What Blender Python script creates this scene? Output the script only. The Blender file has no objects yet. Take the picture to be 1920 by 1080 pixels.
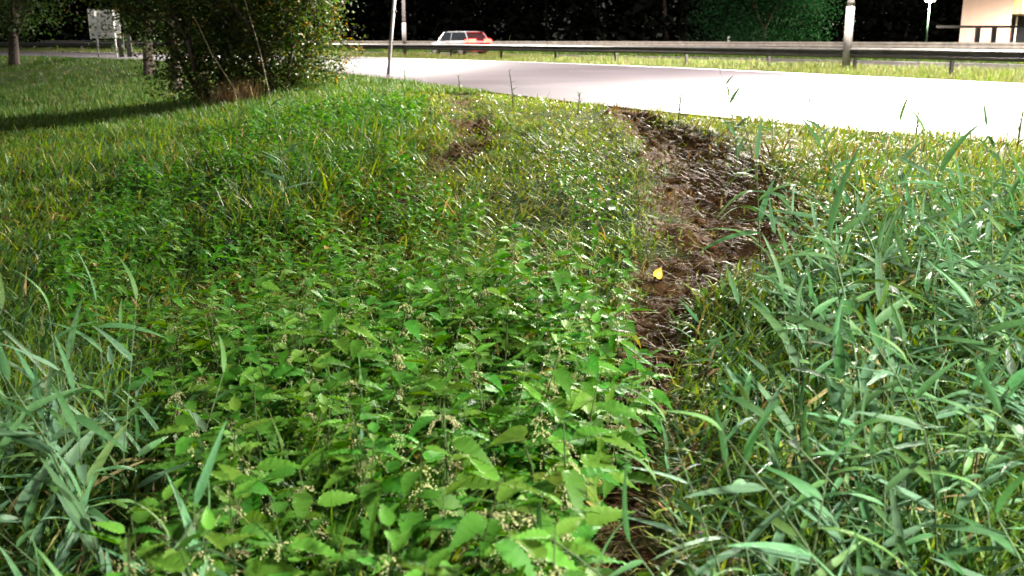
import bpy, math, random
import numpy as np
from mathutils import Vector, Matrix

# ------------------------------------------------------------------ camera, sky, soft fill sun, exposure
scene = bpy.context.scene
COL = scene.collection
cam_data = bpy.data.cameras.new('camera')
cam = bpy.data.objects.new('camera', cam_data)
COL.objects.link(cam)
cam_data.lens = 35.0
cam_data.sensor_width = 36.0
cam_data.clip_start = 0.05
cam_data.clip_end = 2000
cam.location = (0, 0, 1.0)
cam.rotation_euler = (math.radians(90 - 14.02), 0, 0)
cam_data.dof.use_dof = True
cam_data.dof.focus_distance = 6.5
cam_data.dof.aperture_fstop = 3.5
scene.camera = cam

world = bpy.data.worlds.new('World')
scene.world = world
world.use_nodes = True
wn = world.node_tree.nodes
wl = world.node_tree.links
wn.clear()
FILL_EL, FILL_ROT = 52.0, 200.0
sky_node = wn.new('ShaderNodeTexSky')
sky_node.sky_type = 'NISHITA'
sky_node.sun_disc = False
sky_node.sun_elevation = math.radians(FILL_EL)
sky_node.sun_rotation = math.radians(FILL_ROT)
bg = wn.new('ShaderNodeBackground')
bg.inputs['Strength'].default_value = 0.0014
wout = wn.new('ShaderNodeOutputWorld')
wl.new(sky_node.outputs['Color'], bg.inputs['Color'])
wl.new(bg.outputs['Background'], wout.inputs['Surface'])

fill_sun_data = bpy.data.lights.new('fill_sun', 'SUN')  # soft wide sun added as general fill for the night scene
fill_sun_data.energy = 0.13
fill_sun_data.angle = math.radians(30)
fill_sun_data.color = (1.0, 0.97, 0.9)
fill_sun = bpy.data.objects.new('fill_sun', fill_sun_data)
COL.objects.link(fill_sun)
_az, _el = math.radians(FILL_ROT), math.radians(FILL_EL)
_d = Vector((math.sin(_az) * math.cos(_el), math.cos(_az) * math.cos(_el), math.sin(_el)))
fill_sun.rotation_euler = _d.to_track_quat('Z', 'Y').to_euler()

scene.view_settings.view_transform = 'Standard'
scene.view_settings.look = 'None'
scene.view_settings.gamma = 1.0
scene.view_settings.use_curve_mapping = False
scene.view_settings.exposure = 3.4
scene.render.engine = 'CYCLES'
scene.cycles.use_denoising = True
scene.cycles.denoiser = 'OPENIMAGEDENOISE'
scene.cycles.denoising_input_passes = 'RGB_ALBEDO_NORMAL'
scene.cycles.denoising_prefilter = 'ACCURATE'
scene.cycles.max_bounces = 6
scene.cycles.transparent_max_bounces = 6
scene.cycles.sample_clamp_indirect = 3.0
scene.cycles.sample_clamp_direct = 12.0
LAMP_W = 5500.0

# ------------------------------------------------------------------ helpers
rng = np.random.default_rng(7)
random.seed(7)


class MB:
    """collects vertices, faces and colours for one mesh"""
    def __init__(self):
        self.v, self.f, self.c = [], [], []

    def add(self, verts, faces, col=None):
        b = len(self.v)
        self.v.extend([tuple(p) for p in verts])
        self.f.extend([tuple(i + b for i in f) for f in faces])
        c = col if col is not None else (1, 1, 1)
        self.c.extend([c] * len(verts))
        return self

    def box(self, x0, x1, y0, y1, z0, z1, M=None, col=None):
        v = [(x, y, z) for z in (z0, z1) for y in (y0, y1) for x in (x0, x1)]
        if M is not None:
            v = [tuple(M @ Vector(p)) for p in v]
        return self.add(v, [(0, 2, 3, 1), (4, 5, 7, 6), (0, 1, 5, 4), (2, 6, 7, 3), (0, 4, 6, 2), (1, 3, 7, 5)], col)

    def tube(self, pts, rad, n=8, col=None, cap=True):
        pts = [Vector(p) for p in pts]
        ring = []
        for i, p in enumerate(pts):
            a = pts[max(i - 1, 0)]
            b = pts[min(i + 1, len(pts) - 1)]
            d = (b - a).normalized()
            u = d.cross(Vector((0, 0, 1)) if abs(d.z) < .95 else Vector((1, 0, 0))).normalized()
            w = d.cross(u)
            r = rad[i] if hasattr(rad, '__len__') else rad
            ring += [p + (u * math.cos(k * 2 * math.pi / n) + w * math.sin(k * 2 * math.pi / n)) * r for k in range(n)]
        f = []
        for i in range(len(pts) - 1):
            for k in range(n):
                k2 = (k + 1) % n
                f.append((i * n + k, i * n + k2, (i + 1) * n + k2, (i + 1) * n + k))
        if cap:
            f.append(tuple(range(n))[::-1])
            f.append(tuple((len(pts) - 1) * n + k for k in range(n)))
        return self.add(ring, f, col)

    def mesh(self, name, mat, smooth=False):
        m = bpy.data.meshes.new(name)
        m.from_pydata(self.v, [], self.f)
        if mat is not None:
            m.materials.append(mat)
        a = m.color_attributes.new('col', 'FLOAT_COLOR', 'POINT')
        cc = np.ones((len(self.v), 4), np.float32)
        cc[:, :3] = np.array(self.c, np.float32).reshape(-1, 3)
        a.data.foreach_set('color', cc.ravel())
        if smooth:
            m.polygons.foreach_set('use_smooth', [True] * len(m.polygons))
        m.update()
        return m

    def build(self, name, mat, parent=None, smooth=False):
        return link(name, self.mesh(name, mat, smooth), parent)


def link(name, mesh, parent=None):
    o = bpy.data.objects.new(name, mesh)
    COL.objects.link(o)
    if parent is not None:
        o.parent = parent
    return o


def empty(name, loc=(0, 0, 0), rz=0.0):
    o = bpy.data.objects.new(name, None)
    o.empty_display_size = .1
    o.location = loc
    o.rotation_euler = (0, 0, rz)
    COL.objects.link(o)
    return o


def tag(o, label, cat, group=None):
    o['label'] = label
    o['category'] = cat
    if group:
        o['group'] = group
    return o


def kind(o, k, label=None, cat=None):
    o['kind'] = k
    if label:
        o['label'] = label
    if cat:
        o['category'] = cat
    return o


def fastmesh(name, V, T, C, mat, smooth=True):
    """numpy vertices (n,3), triangles (m,3), colours (n,3)"""
    m = bpy.data.meshes.new(name)
    m.vertices.add(len(V))
    m.vertices.foreach_set('co', np.ascontiguousarray(V, np.float32).ravel())
    m.loops.add(T.size)
    m.loops.foreach_set('vertex_index', np.ascontiguousarray(T, np.int32).ravel())
    m.polygons.add(len(T))
    m.polygons.foreach_set('loop_start', np.arange(0, T.size, 3, dtype=np.int32))
    m.polygons.foreach_set('loop_total', np.full(len(T), 3, np.int32))
    if smooth:
        m.polygons.foreach_set('use_smooth', np.ones(len(T), bool))
    a = m.color_attributes.new('col', 'FLOAT_COLOR', 'POINT')
    cc = np.ones((len(V), 4), np.float32)
    cc[:, :3] = C
    a.data.foreach_set('color', cc.ravel())
    m.materials.append(mat)
    m.update(calc_edges=True)
    return m


_lat = rng.random((256, 256))


def vnoise(x, y, s):
    x = np.asarray(x, float) * s + 1000.3
    y = np.asarray(y, float) * s + 1000.7
    xi, yi = np.floor(x).astype(int), np.floor(y).astype(int)
    fx, fy = x - xi, y - yi
    fx, fy = fx * fx * (3 - 2 * fx), fy * fy * (3 - 2 * fy)
    g = lambda a, b: _lat[a % 256, b % 256]
    return ((g(xi, yi) * (1 - fx) + g(xi + 1, yi) * fx) * (1 - fy) + (g(xi, yi + 1) * (1 - fx) + g(xi + 1, yi + 1) * fx) * fy) * 2 - 1


def sstep(a, b, x):
    t = np.clip((x - a) / (b - a), 0, 1)
    return t * t * (3 - 2 * t)


def catmull(P, n=8):
    P = np.array(P, float)
    Q = np.vstack([2 * P[0] - P[1], P, 2 * P[-1] - P[-2]])
    out = []
    for i in range(1, len(Q) - 2):
        a, b, c, d = Q[i - 1:i + 3]
        for t in np.arange(n) / n:
            out.append(.5 * (2 * b + (c - a) * t + (2 * a - 5 * b + 4 * c - d) * t * t + (3 * b - a - 3 * c + d) * t ** 3))
    out.append(P[-1])
    return np.array(out)


# road edge nearest the camera (plan), everything across the road is an offset from it
EDGE = [(90, -135), (50, -65), (30, -29), (18, -10.2), (11.2, .1), (8.0, 5), (5.0, 9.8), (2.8, 13.3), (0.9, 16.9), (-1.9, 23.4),
        (-6.6, 34), (-14, 45.5), (-24, 57), (-36, 68), (-58, 82), (-90, 98), (-150, 125)]
CURVE = catmull(EDGE, 5)
_seg = np.diff(CURVE, axis=0)
_tan = np.vstack([_seg[:1], (_seg[1:] + _seg[:-1]) / 2, _seg[-1:]])
_tan /= np.linalg.norm(_tan, axis=1)[:, None]
NRM = np.stack([_tan[:, 1], -_tan[:, 0]], 1)          # towards the far side of the road
ARC = np.concatenate([[0], np.cumsum(np.linalg.norm(_seg, axis=1))])
ROAD_W = 13.0
RAIL_NEAR, LAMP_OFF, ROAD2_A, ROAD2_B, RAIL_FAR = 14.6, 16.0, 19.0, 28.5, 31.0


def on_curve(s, o):
    """plan point at arc length s, offset o, and the tangent"""
    i = int(np.clip(np.searchsorted(ARC, s) - 1, 0, len(ARC) - 2))
    t = (s - ARC[i]) / (ARC[i + 1] - ARC[i])
    p = CURVE[i] * (1 - t) + CURVE[i + 1] * t
    n = NRM[i] * (1 - t) + NRM[i + 1] * t
    n /= np.linalg.norm(n)
    return p + n * o, np.array([-n[1], n[0]]), n


def poly_dist(x, y, P):
    p = np.stack([np.ravel(x), np.ravel(y)], 1)
    best = np.full(len(p), 1e18)
    sg = np.ones(len(p))
    tt = np.zeros(len(p))
    for i in range(len(P) - 1):
        a = P[i]
        d = P[i + 1] - a
        t = np.clip(((p - a) @ d) / (d @ d), 0, 1)
        q = p - a - t[:, None] * d
        dd = (q * q).sum(1)
        m = dd < best
        best[m] = dd[m]
        tt[m] = i + t[m]
        s = d[1] * (p[:, 0] - a[0]) - d[0] * (p[:, 1] - a[1])
        sg[m] = np.where(s[m] >= 0, 1, -1)
    return np.sqrt(best), sg, tt


def offset(x, y):
    x, y = np.ravel(np.asarray(x, float)), np.ravel(np.asarray(y, float))
    c = np.array([(x.min() + x.max()) / 2, (y.min() + y.max()) / 2])
    R = math.hypot(x.max() - x.min(), y.max() - y.min()) / 2
    dv = np.linalg.norm(CURVE - c, axis=1)
    k = np.nonzero(dv <= dv.min() + 2 * R + 8)[0]
    d, s, _ = poly_dist(x, y, CURVE[max(k[0] - 1, 0):k[-1] + 2])
    return d * s


# wheel ruts (plan, half width, depth)
RUT_R = catmull([(.30, 2.0), (.34, 3.0), (.36, 3.68), (.48, 4.24), (.64, 4.7), (.84, 5.47), (1.10, 6.24), (1.58, 7.3), (1.80, 8.9), (1.86, 11.1), (1.66, 13.5), (1.55, 16.2)], 4)
RUT_RW = np.interp(np.arange(len(RUT_R)) / 4, [0, 3, 5, 6, 7, 8, 9, 10, 11], [.16, .15, .16, .26, .42, .48, .36, .22, .15])
RUT_RD = np.interp(np.arange(len(RUT_R)) / 4, [0, 3, 6, 7, 9, 11], [.04, .06, .13, .14, .12, .05])
RUT_L = catmull([(-2.1, 5.9), (-1.33, 7.6), (-1.06, 8.9), (-.62, 10.7), (-.5, 13.2), (-.72, 16.5), (-.95, 19.8)], 4)


def rutR(x, y):
    d, _, t = poly_dist(x, y, RUT_R)
    return d / np.interp(t, np.arange(len(RUT_RW)), RUT_RW), np.interp(t, np.arange(len(RUT_RD)), RUT_RD)


def rutL(x, y):
    d, _, t = poly_dist(x, y, RUT_L)
    return d / .25


PZ = np.array([(-200, -1.05), (-60, -1.0), (-14, -.95), (-10, -.88), (-7.3, -.72), (-6.3, -.6), (-4, -.35), (-2.8, -.2), (-1, -.06), (-.05, -.025), (.25, -.09), (ROAD_W - .25, -.09),
               (ROAD_W + .05, .01), (ROAD2_A - .05, .01), (ROAD2_A + .25, -.09), (ROAD2_B - .25, -.09), (ROAD2_B + .05, .01), (400, .02)])


def mudmask(x, y):
    x, y = np.ravel(np.asarray(x, float)), np.ravel(np.asarray(y, float))
    r, _ = rutR(x, y)
    l = rutL(x, y)
    n = vnoise(x, y, 2.3) * .5 + vnoise(x, y, 7.) * .4
    a = (1 - sstep(.75, 1.35, r + n)) * np.interp(y, [2, 3.6, 4.4, 5.4], [.35, .5, .85, 1.])
    b = (1 - sstep(.6, 1.35, l + n)) * sstep(-.1, .3, vnoise(x, y, 1.1) + .18) * np.interp(y, [6, 10, 12], [.45, .7, 1.])
    return np.maximum(a, b)


def gz(x, y, detail=True, o=None):
    x, y = np.ravel(np.asarray(x, float)), np.ravel(np.asarray(y, float))
    o = offset(x, y) if o is None else o
    z = np.interp(o, PZ[:, 0], PZ[:, 1])
    near = (o < -.3) & (np.abs(x) < 12) & (y < 26) & (y > -3)
    z = z + np.where(o < -.3, (vnoise(x, y, .45) * .05 + vnoise(x, y, 1.7) * .02) * sstep(.3, 2.5, -o), 0)
    if detail and near.any():
        xn, yn = x[near], y[near]
        r, dep = rutR(xn, yn)
        l = rutL(xn, yn)
        m = mudmask(xn, yn)
        dz = -dep * np.exp(-r ** 2 * 1.1) + .05 * np.exp(-((r - 1.5) / .4) ** 2)
        dz += -.07 * np.exp(-l ** 2) + .02 * np.exp(-((l - 1.5) / .4) ** 2)
        rough = np.abs(vnoise(xn, yn, 5.)) * .10 + np.abs(vnoise(xn, yn, 15.)) * .05 + vnoise(xn, yn, 33.) * .012
        dz += m * (rough - .035)
        z[near] += dz
    return z


# ------------------------------------------------------------------ materials
def nmat(name):
    m = bpy.data.materials.new(name)
    m.use_nodes = True
    n = m.node_tree.nodes
    return m, n, m.node_tree.links, n['Principled BSDF']


def leafmat(name, rough=.32, trans=.35, spec=.5, gain=1.0, obvar=.0, tgain=1.25):
    m, n, l, p = nmat(name)
    at = n.new('ShaderNodeAttribute')
    at.attribute_name = 'col'
    hs = n.new('ShaderNodeHueSaturation')
    l.new(at.outputs['Color'], hs.inputs['Color'])
    hs.inputs['Value'].default_value = gain
    if obvar:
        oi = n.new('ShaderNodeObjectInfo')
        mr = n.new('ShaderNodeMapRange')
        mr.inputs['To Min'].default_value = gain * (1 - obvar)
        mr.inputs['To Max'].default_value = gain * (1 + obvar)
        l.new(oi.outputs['Random'], mr.inputs['Value'])
        l.new(mr.outputs['Result'], hs.inputs['Value'])
        mh = n.new('ShaderNodeMath')
        mh.operation = 'MULTIPLY_ADD'
        mh.inputs[1].default_value = .035
        mh.inputs[2].default_value = .485
        l.new(oi.outputs['Random'], mh.inputs[0])
        l.new(mh.outputs[0], hs.inputs['Hue'])
    nz = n.new('ShaderNodeTexNoise')
    nz.inputs['Scale'].default_value = 60
    tc = n.new('ShaderNodeTexCoord')
    l.new(tc.outputs['Object'], nz.inputs['Vector'])
    mx = n.new('ShaderNodeMix')
    mx.data_type = 'RGBA'
    mx.blend_type = 'MULTIPLY'
    mx.inputs['Factor'].default_value = .5
    cr = n.new('ShaderNodeValToRGB')
    cr.color_ramp.elements[0].color = (.55, .6, .5, 1)
    cr.color_ramp.elements[0].position = .3
    cr.color_ramp.elements[1].color = (1.2, 1.2, 1.1, 1)
    cr.color_ramp.elements[1].position = .7
    l.new(nz.outputs['Fac'], cr.inputs['Fac'])
    l.new(hs.outputs['Color'], mx.inputs['A'])
    l.new(cr.outputs['Color'], mx.inputs['B'])
    l.new(mx.outputs['Result'], p.inputs['Base Color'])
    p.inputs['Roughness'].default_value = rough
    p.inputs['Specular IOR Level'].default_value = spec
    tr = n.new('ShaderNodeBsdfTranslucent')
    h2 = n.new('ShaderNodeHueSaturation')
    h2.inputs['Value'].default_value = tgain
    h2.inputs['Saturation'].default_value = 1.15
    l.new(mx.outputs['Result'], h2.inputs['Color'])
    l.new(h2.outputs['Color'], tr.inputs['Color'])
    ms = n.new('ShaderNodeMixShader')
    ms.inputs[0].default_value = trans
    l.new(p.outputs['BSDF'], ms.inputs[1])
    l.new(tr.outputs['BSDF'], ms.inputs[2])
    l.new(ms.outputs['Shader'], n['Material Output'].inputs['Surface'])
    return m


def plain(name, col, rough=.5, metal=0.0, nscale=8.0, namp=.25, bump=0.0, emit=None, estr=0.0, spec=.5):
    m, n, l, p = nmat(name)
    tc = n.new('ShaderNodeTexCoord')
    nz = n.new('ShaderNodeTexNoise')
    nz.inputs['Scale'].default_value = nscale
    nz.inputs['Detail'].default_value = 5
    l.new(tc.outputs['Object'], nz.inputs['Vector'])
    cr = n.new('ShaderNodeValToRGB')
    cr.color_ramp.elements[0].position = .3
    cr.color_ramp.elements[1].position = .7
    cr.color_ramp.elements[0].color = tuple(c * (1 - namp) for c in col) + (1,)
    cr.color_ramp.elements[1].color = tuple(min(1, c * (1 + namp)) for c in col) + (1,)
    l.new(nz.outputs['Fac'], cr.inputs['Fac'])
    l.new(cr.outputs['Color'], p.inputs['Base Color'])
    p.inputs['Roughness'].default_value = rough
    p.inputs['Metallic'].default_value = metal
    p.inputs['Specular IOR Level'].default_value = spec
    if bump:
        b = n.new('ShaderNodeBump')
        b.inputs['Strength'].default_value = bump
        b.inputs['Distance'].default_value = .02
        l.new(nz.outputs['Fac'], b.inputs['Height'])
        l.new(b.outputs['Normal'], p.inputs['Normal'])
    if emit:
        p.inputs['Emission Color'].default_value = tuple(emit) + (1,)
        p.inputs['Emission Strength'].default_value = estr
        m.cycles.emission_sampling = 'NONE'
    return m


M = {}
M['grass'] = leafmat('wet_grass_blade', .5, .38, .15)
M['flat'] = leafmat('flattened_wet_grass', .55, .34, .10)
M['wetleaf'] = leafmat('trodden_wet_leaf', .3, .32, .42)
M['muddy'] = leafmat('muddy_grass', .6, .22, .06)
M['lawn'] = leafmat('lawn_grass_blade', .5, .35, .22)
M['nettle'] = leafmat('nettle_leaf', .55, .38, .16, obvar=.2)
M['reed'] = leafmat('reed_leaf', .55, .32, .16, obvar=.18)
M['leaf'] = leafmat('shrub_leaf', .5, .35, .22)
M['wood'] = leafmat('dim_wood_leaf', .8, .2, .08)
M['tree'] = leafmat('tree_leaf', .55, .3, .18)
M['straw'] = leafmat('dry_straw', .5, .2, .4)
M['bark'] = plain('bark', (.05, .036, .026), .85, 0, 14, .45, .6)
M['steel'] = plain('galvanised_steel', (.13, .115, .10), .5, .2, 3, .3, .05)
M['shaded_steel'] = plain('shade_toned_barrier_steel', (.05, .047, .044), .5, .3, 3, .35, .05)  # barrier steel darkened, the shade of its backlit side is in the colour
M['mast'] = plain('painted_lamp_mast', (.2, .185, .175), .5, .2, 4, .2, .05)
M['white'] = plain('white_paint', (.75, .75, .73), .5, 0, 5, .12)
M['alu'] = plain('sign_back_aluminium', (.76, .74, .71), .5, 0, 3, .12)
M['darkpost'] = plain('weathered_dark_post', (.045, .042, .04), .7, 0, 9, .3, .2)
M['black'] = plain('black_steel', (.015, .015, .016), .6, .2, 6, .3)
M['rubber'] = plain('tyre_rubber', (.02, .02, .02), .8, 0, 30, .3)
M['carpaint'] = plain('silver_car_paint', (.22, .22, .23), .28, .35, 2, .05)
M['darkpaint'] = plain('dark_car_paint', (.03, .032, .035), .25, .2, 2, .1)
M['glass'] = plain('dark_window_glass', (.012, .014, .016), .06, 0, 2, .1, spec=.7)
M['red'] = plain('lit_tail_light', (.6, .01, .01), .3, 0, 5, .05, emit=(1, .03, .02), estr=2.6)
M['headlamp'] = plain('car_headlamp_lens', (.8, .8, .8), .15, 0, 5, .05, emit=(1, .95, .85), estr=3.0)
M['lampglass'] = plain('lit_lamp_glass', (.9, .85, .8), .3, 0, 5, .05, emit=(1, .93, .85), estr=25.0)
M['parkglass'] = plain('lit_park_lamp_glass', (.9, .8, .7), .3, 0, 5, .05, emit=(1, .72, .5), estr=1.2)
M['wall'] = plain('pink_plaster', (.62, .44, .37), .85, 0, 1.2, .05, .1)
M['fascia'] = plain('yellow_fascia', (.66, .55, .28), .6, 0, 2, .05)
M['signlit'] = plain('lit_sign_box', (.8, .8, .78), .4, 0, 2, .02, emit=(1, .97, .93), estr=.6)
M['roof'] = plain('roof_felt', (.08, .08, .08), .9, 0, 3, .2)
M['green_steel'] = plain('green_steel', (.06, .12, .09), .5, .1, 5, .2)
M['teal'] = plain('teal_road_paint', (.12, .34, .28), .6, 0, 6, .2)
M['line'] = plain('road_line_paint', (.72, .71, .69), .6, 0, 7, .15)
M['yleaf'] = leafmat('yellow_leaf', .4, .35, .4)


def asphalt_mat():
    m, n, l, p = nmat('wet_asphalt')
    tc = n.new('ShaderNodeTexCoord')
    n1 = n.new('ShaderNodeTexNoise')
    n1.inputs['Scale'].default_value = .35
    n1.inputs['Detail'].default_value = 6
    n2 = n.new('ShaderNodeTexNoise')
    n2.inputs['Scale'].default_value = 90
    n2.inputs['Detail'].default_value = 3
    l.new(tc.outputs['Object'], n1.inputs['Vector'])
    l.new(tc.outputs['Object'], n2.inputs['Vector'])
    cr = n.new('ShaderNodeValToRGB')
    cr.color_ramp.elements[0].position = .35
    cr.color_ramp.elements[1].position = .7
    cr.color_ramp.elements[0].color = (.034, .028, .033, 1)
    cr.color_ramp.elements[1].color = (.05, .041, .048, 1)
    l.new(n1.outputs['Fac'], cr.inputs['Fac'])
    mx = n.new('ShaderNodeMix')
    mx.data_type = 'RGBA'
    mx.blend_type = 'OVERLAY'
    mx.inputs['Factor'].default_value = .35
    l.new(cr.outputs['Color'], mx.inputs['A'])
    l.new(n2.outputs['Color'], mx.inputs['B'])
    l.new(mx.outputs['Result'], p.inputs['Base Color'])
    mr = n.new('ShaderNodeMapRange')
    mr.inputs['To Min'].default_value = .54
    mr.inputs['To Max'].default_value = .7
    l.new(n1.outputs['Fac'], mr.inputs['Value'])
    l.new(mr.outputs['Result'], p.inputs['Roughness'])
    b = n.new('ShaderNodeBump')
    p.inputs['Specular IOR Level'].default_value = .26
    b.inputs['Strength'].default_value = .25
    b.inputs['Distance'].default_value = .004
    l.new(n2.outputs['Fac'], b.inputs['Height'])
    l.new(b.outputs['Normal'], p.inputs['Normal'])
    return m


def soil_mat():
    m, n, l, p = nmat('wet_soil')
    tc = n.new('ShaderNodeTexCoord')
    at = n.new('ShaderNodeAttribute')
    at.attribute_name = 'col'            # r = mud, g = lawn thatch
    sp = n.new('ShaderNodeSeparateColor')
    l.new(at.outputs['Color'], sp.inputs['Color'])
    n1 = n.new('ShaderNodeTexNoise')
    n1.inputs['Scale'].default_value = 9
    n1.inputs['Detail'].default_value = 8
    n1.inputs['Roughness'].default_value = .7
    l.new(tc.outputs['Object'], n1.inputs['Vector'])
    mud = n.new('ShaderNodeValToRGB')
    e = mud.color_ramp.elements
    e[0].position, e[0].color = .3, (.022, .0125, .006, 1)
    e[1].position, e[1].color = .75, (.085, .045, .019, 1)
    l.new(n1.outputs['Fac'], mud.inputs['Fac'])
    th = n.new('ShaderNodeValToRGB')
    e = th.color_ramp.elements
    e[0].position, e[0].color = .3, (.012, .018, .006, 1)
    e[1].position, e[1].color = .75, (.06, .08, .025, 1)
    l.new(n1.outputs['Fac'], th.inputs['Fac'])
    mx = n.new('ShaderNodeMix')
    mx.data_type = 'RGBA'
    l.new(sp.outputs['Red'], mx.inputs['Factor'])
    l.new(th.outputs['Color'], mx.inputs['A'])
    l.new(mud.outputs['Color'], mx.inputs['B'])
    l.new(mx.outputs['Result'], p.inputs['Base Color'])
    n2 = n.new('ShaderNodeTexNoise')
    n2.inputs['Scale'].default_value = 4
    n2.inputs['Detail'].default_value = 3
    l.new(tc.outputs['Object'], n2.inputs['Vector'])
    mr = n.new('ShaderNodeMapRange')
    mr.inputs['From Min'].default_value = .4
    mr.inputs['From Max'].default_value = .65
    mr.inputs['To Min'].default_value = 1.0
    mr.inputs['To Max'].default_value = .8
    l.new(n2.outputs['Fac'], mr.inputs['Value'])
    l.new(mr.outputs['Result'], p.inputs['Roughness'])
    n3 = n.new('ShaderNodeTexNoise')
    n3.inputs['Scale'].default_value = 38
    n3.inputs['Detail'].default_value = 6
    l.new(tc.outputs['Object'], n3.inputs['Vector'])
    p.inputs['Specular IOR Level'].default_value = .03
    b = n.new('ShaderNodeBump')
    b.inputs['Strength'].default_value = .9
    b.inputs['Distance'].default_value = .025
    l.new(n3.outputs['Fac'], b.inputs['Height'])
    l.new(b.outputs['Normal'], p.inputs['Normal'])
    return m


M['asphalt'] = asphalt_mat()
M['soil'] = soil_mat()

# ------------------------------------------------------------------ ground, roads
def spread(a, b, step, lo, hi, g=1.13):
    c = list(np.arange(a, b, step))
    s, x = step, a
    left = []
    while x > lo:
        s *= g
        x -= s
        left.append(x)
    s, x = step, c[-1]
    right = []
    while x < hi:
        s *= g
        x += s
        right.append(x)
    return np.array(left[::-1] + c + right)


gx = spread(-3.0, 3.6, .045, -420, 420)
gy = spread(1.6, 15.0, .05, -200, 420)
GX, GY = np.meshgrid(gx, gy)
gV = np.stack([GX.ravel(), GY.ravel(), gz(GX, GY)], 1)
nx, ny = len(gx), len(gy)
ii = (np.arange(ny - 1)[:, None] * nx + np.arange(nx - 1)[None]).ravel()
gT = np.concatenate([np.stack([ii, ii + 1, ii + nx + 1], 1), np.stack([ii, ii + nx + 1, ii + nx], 1)])
gC = np.zeros((len(gV), 3))
_nr = (np.abs(gV[:, 0]) < 12) & (gV[:, 1] > -3) & (gV[:, 1] < 26)
gC[_nr, 0] = mudmask(gV[_nr, 0], gV[_nr, 1])
ground = link('ground', fastmesh('ground', gV, gT, gC, M['soil']))
kind(ground, 'structure')
GZ = gV[:, 2].reshape(ny, nx)


def gz1(x, y):
    """height of the ground sheet at one point"""
    i = int(np.clip(np.searchsorted(gx, x) - 1, 0, nx - 2))
    j = int(np.clip(np.searchsorted(gy, y) - 1, 0, ny - 2))
    u, v = (x - gx[i]) / (gx[i + 1] - gx[i]), (y - gy[j]) / (gy[j + 1] - gy[j])
    return float((GZ[j, i] * (1 - u) + GZ[j, i + 1] * u) * (1 - v) + (GZ[j + 1, i] * (1 - u) + GZ[j + 1, i + 1] * u) * v)



def band(name, o0, o1, z, mat, s0=0, s1=None, thick=0.0, step=2.0, crown=0.0):
    s1 = ARC[-1] if s1 is None else s1
    S = np.arange(s0, s1 + .01, step)
    mb = MB()
    n = 5
    v = []
    for s in S:
        for k in range(n):
            o = o0 + (o1 - o0) * k / (n - 1)
            p, t, nn = on_curve(s, o)
            v.append((p[0], p[1], z + crown * (1 - (2 * k / (n - 1) - 1) ** 2)))
    f = []
    for i in range(len(S) - 1):
        for k in range(n - 1):
            a = i * n + k
            f.append((a, a + 1, a + n + 1, a + n))
    mb.add(v, f)
    return mb.build(name, mat)


kind(band('road', 0, ROAD_W, 0.0, M['asphalt']), 'structure')
kind(band('road_edge_line', ROAD_W - .55, ROAD_W - .3, .005, M['line']), 'structure')
kind(band('second_road', ROAD2_A, ROAD2_B, 0.0, M['asphalt']), 'structure')
kind(band('second_road_edge_line', ROAD2_A + .3, ROAD2_A + .5, .005, M['line']), 'structure')
kind(band('second_road_edge_line', ROAD2_B - .5, ROAD2_B - .3, .005, M['line']), 'structure')


def s_near(x, y):
    d, sg, t = poly_dist([x], [y], CURVE)
    i = int(min(t[0], len(ARC) - 2))
    return float(ARC[i] + (t[0] - i) * (ARC[i + 1] - ARC[i]))


S_CAM = s_near(5, 9.8)
kind(band('teal_road_marking', ROAD2_A + .8, ROAD2_A + 4.6, .006, M['teal'], S_CAM - 6, S_CAM + 10), 'structure')

# ------------------------------------------------------------------ crash barriers
WPROF = [(-.005, .31), (.05, .295), (.083, .255), (.083, .215), (.03, .175), (.03, .135), (.083, .095), (.083, .055), (.05, .015), (-.005, 0.0)]


def barrier(off, face, s0, s1, ztop, label, mat, seclen=4.0):
    """W-beam rail: face = +1 shows its waves to the far side, -1 to the near side"""
    p0, t0, n0 = on_curve((s0 + s1) / 2, off)
    root = empty('crash_barrier', (p0[0], p0[1], 0))
    tag(root, label, 'crash barrier')
    N = int((s1 - s0) / seclen)
    for k in range(N):
        mb = MB()
        a, b = s0 + k * seclen, s0 + (k + 1) * seclen + .12
        v = []
        m = 4
        lap = .004 * (k % 2)
        prof = [(u + lap, w) for u, w in WPROF] + [(u + lap - .012, w) for u, w in WPROF[::-1]]
        for i in range(m + 1):
            s = a + (b - a) * i / m
            for (u, w) in prof:
                p, t, n = on_curve(s, off + face * u)
                v.append((p[0] - p0[0], p[1] - p0[1], ztop - .31 + w + .006 * math.sin(k * 2.1)))
        q = len(prof)
        f = [(i * q + j, i * q + (j + 1) % q, (i + 1) * q + (j + 1) % q, (i + 1) * q + j) for i in range(m) for j in range(q)]
        f += [tuple(range(q)), tuple(m * q + j for j in range(q))]
        mb.add(v, f)
        mb.build('beam', mat, root)
        p, t, n = on_curve(a + .06, off - face * .075)
        R = Matrix.Translation((p[0] - p0[0], p[1] - p0[1], 0)) @ Matrix.Rotation(math.atan2(t[1], t[0]), 4, 'Z')
        mb = MB()
        mb.box(-.05, .05, -.008, .008, -.3, ztop - .02, R)
        mb.box(-.05, -.042, -.05, .05, -.3, ztop - .02, R)
        mb.box(-.04, .05, face * -.0, face * -.07, ztop - .22, ztop - .1, R)
        mb.build('post', M['darkpost'], root)
    return root


barrier(RAIL_NEAR, -1, S_CAM - 14, S_CAM + 96, .75, 'long steel crash barrier along the grass strip beyond the road, dark side to us', M['shaded_steel'])
barrier(RAIL_FAR, -1, S_CAM - 20, S_CAM + 110, .88, 'farther steel crash barrier, its lit waves showing above the nearer one', M['steel'])

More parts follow.
